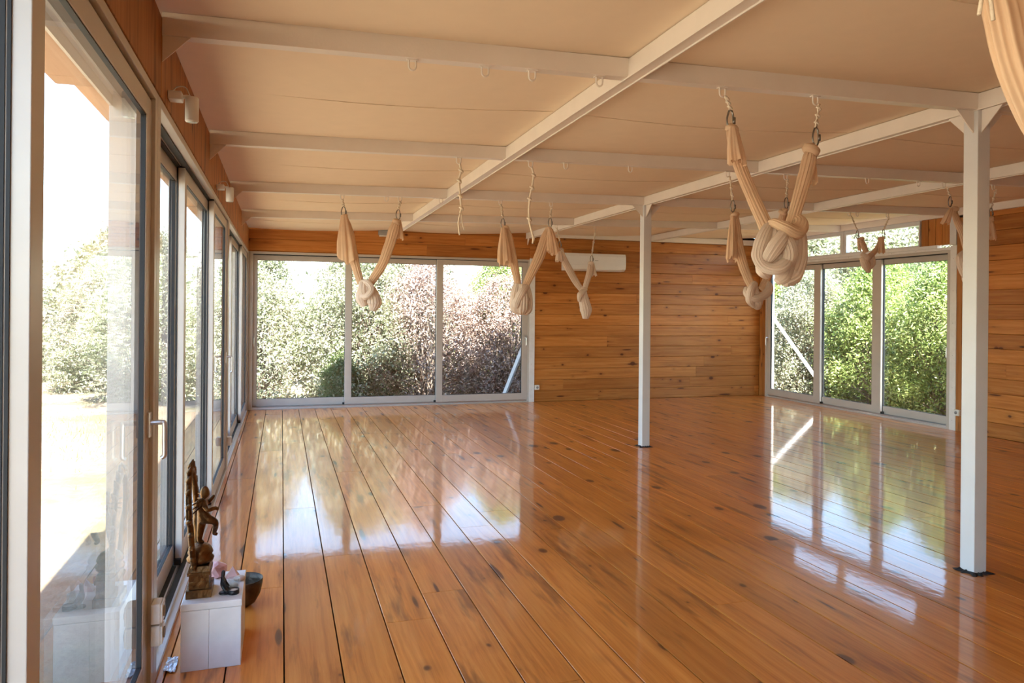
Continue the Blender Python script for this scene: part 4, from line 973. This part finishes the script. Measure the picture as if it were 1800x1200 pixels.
for kind, x, y, rz, sc, lb in (
    ('grey', 10.6, 12.9, 1.2, .92, 'grey-green shrub in the pane of the right door nearest the corner'),
    ('fresh', 10.9, 11.3, .4, .98, 'bright green shrub behind the first stile of the right door'),
    ('fresh', 11.2, 14.2, 2.7, 1.02, 'bright green shrub deep behind the right door'),
    ('fresh', 10.8, 9.6, 3.3, .96, 'bright green shrub in the middle pane of the right door'),
    ('fresh', 11.4, 16.2, 5.2, 1.05, 'leafy shrub farthest back along the right hedge'),
    ('dark', 12.6, 12.4, 4.4, 1.02, 'dark green shrub behind the bright hedge on the right'),
    ('fresh', 10.6, 8.0, 5.0, .98, 'bright green shrub in the pane of the right door nearest the column')):
    shrub(kind, (x, y), rz, sc*.86, lb, 'shrub', G2)
for k, (x, y, rz, sc, lb) in enumerate(((24, 29.5, .2, 1.35, 'pale tree in the transom beside the back corner'), (32, 27, 2.2, 1.2, 'distant tree seen low between the two transoms'), (20, 20.3, 4.0, 1.12, 'pale tree in the transom beside the upright boards'))):
    shrub('tree', (x, y), rz, sc, lb, 'tree', G4, 'tree')
for k, (kd, x, y, rz, sc, lb) in enumerate((('tree', -4.0, 21.0, .5, .80, 'pale tree outside, nearest to the left doors'), ('tree', -8.4, 19.6, 2.0, .80, 'pale green tree at the middle of the left tree line'), ('tree', -12.9, 19.8, 3.1, .82, 'pale green tree far left beyond the dry grass'),
        ('grey', -3.6, 17.6, 1.4, .85, 'low shrub outside the far end of the left doors'), ('grey', -6.4, 16.9, 4.4, .70, 'low grey bush before the left tree line'), ('tree', -17.3, 18.0, 5.0, .82, 'tree at the outer end of the left tree line'))):
    shrub(kd, (x, y), rz, sc, lb, 'tree' if kd == 'tree' else 'shrub', G3, 'tree' if kd == 'tree' else 'shrub')
# dry grass: nobody could count the blades
r = np.random.default_rng(9); n = 26000
gx = -1.4-14*r.random(n)**1.3; gy = 1+13.2*r.random(n); keep = (np.sin(gx*1.1)+np.sin(gy*.8+gx*.4)+r.normal(size=n)*.6) > -.1; gx, gy = gx[keep], gy[keep]; n = len(gx)
hh = .03+.09*r.random(n)**2; an = r.random(n)*6.28; wv = .004+.004*r.random(n); le = r.normal(size=(n, 2))*.03
V = np.empty((n, 3, 3)); V[:, 0] = np.stack([gx-np.cos(an)*wv, gy-np.sin(an)*wv, np.zeros(n)], 1); V[:, 1] = np.stack([gx+np.cos(an)*wv, gy+np.sin(an)*wv, np.zeros(n)], 1); V[:, 2] = np.stack([gx+le[:, 0], gy+le[:, 1], hh], 1)
me = bpy.data.meshes.new('dry_grass'); me.vertices.add(n*3); me.vertices.foreach_set('co', V.astype(np.float32).ravel()); me.loops.add(n*3); me.loops.foreach_set('vertex_index', np.arange(n*3, dtype=np.int32)); me.polygons.add(n); me.polygons.foreach_set('loop_start', np.arange(0, n*3, 3, dtype=np.int32)); me.update(calc_edges=True)
M_GRASS = leafmat('dry_grass_blades', [(0.36, 0.32, 0.14), (0.46, 0.40, 0.22), (0.30, 0.36, 0.13)], .2); me.materials.append(M_GRASS)
tag(link('dry_grass', me, None, None, (0, 0, -.25)), 'sparse dry grass on the ground outside the left doors', 'grass', kind='stuff')
# diagonal steel braces outside
def brace(p, q, label):
    p, q = Vector(p), Vector(q); o = tube('diagonal_brace', [p, q], [.04, .04], M_STEEL, None, n=1, sides=4, smooth=False, origin=p, ref=Vector((0, 0, 1)))
    tag(o, label, 'brace', 'outside braces')
a, b = ony(885, 697, YB+.45), ony(925, 596, YB+.45); d = (b-a).normalized()
brace(a-d*.35, b+d*1.0, 'white diagonal steel brace outside the right pane of the back door')
a, b = onx(1352, 548, XR+.8), onx(1428, 655, XR+.8); d = (b-a).normalized()
brace(a-d*.9, b+d*.12, 'white diagonal steel brace outside the right door')
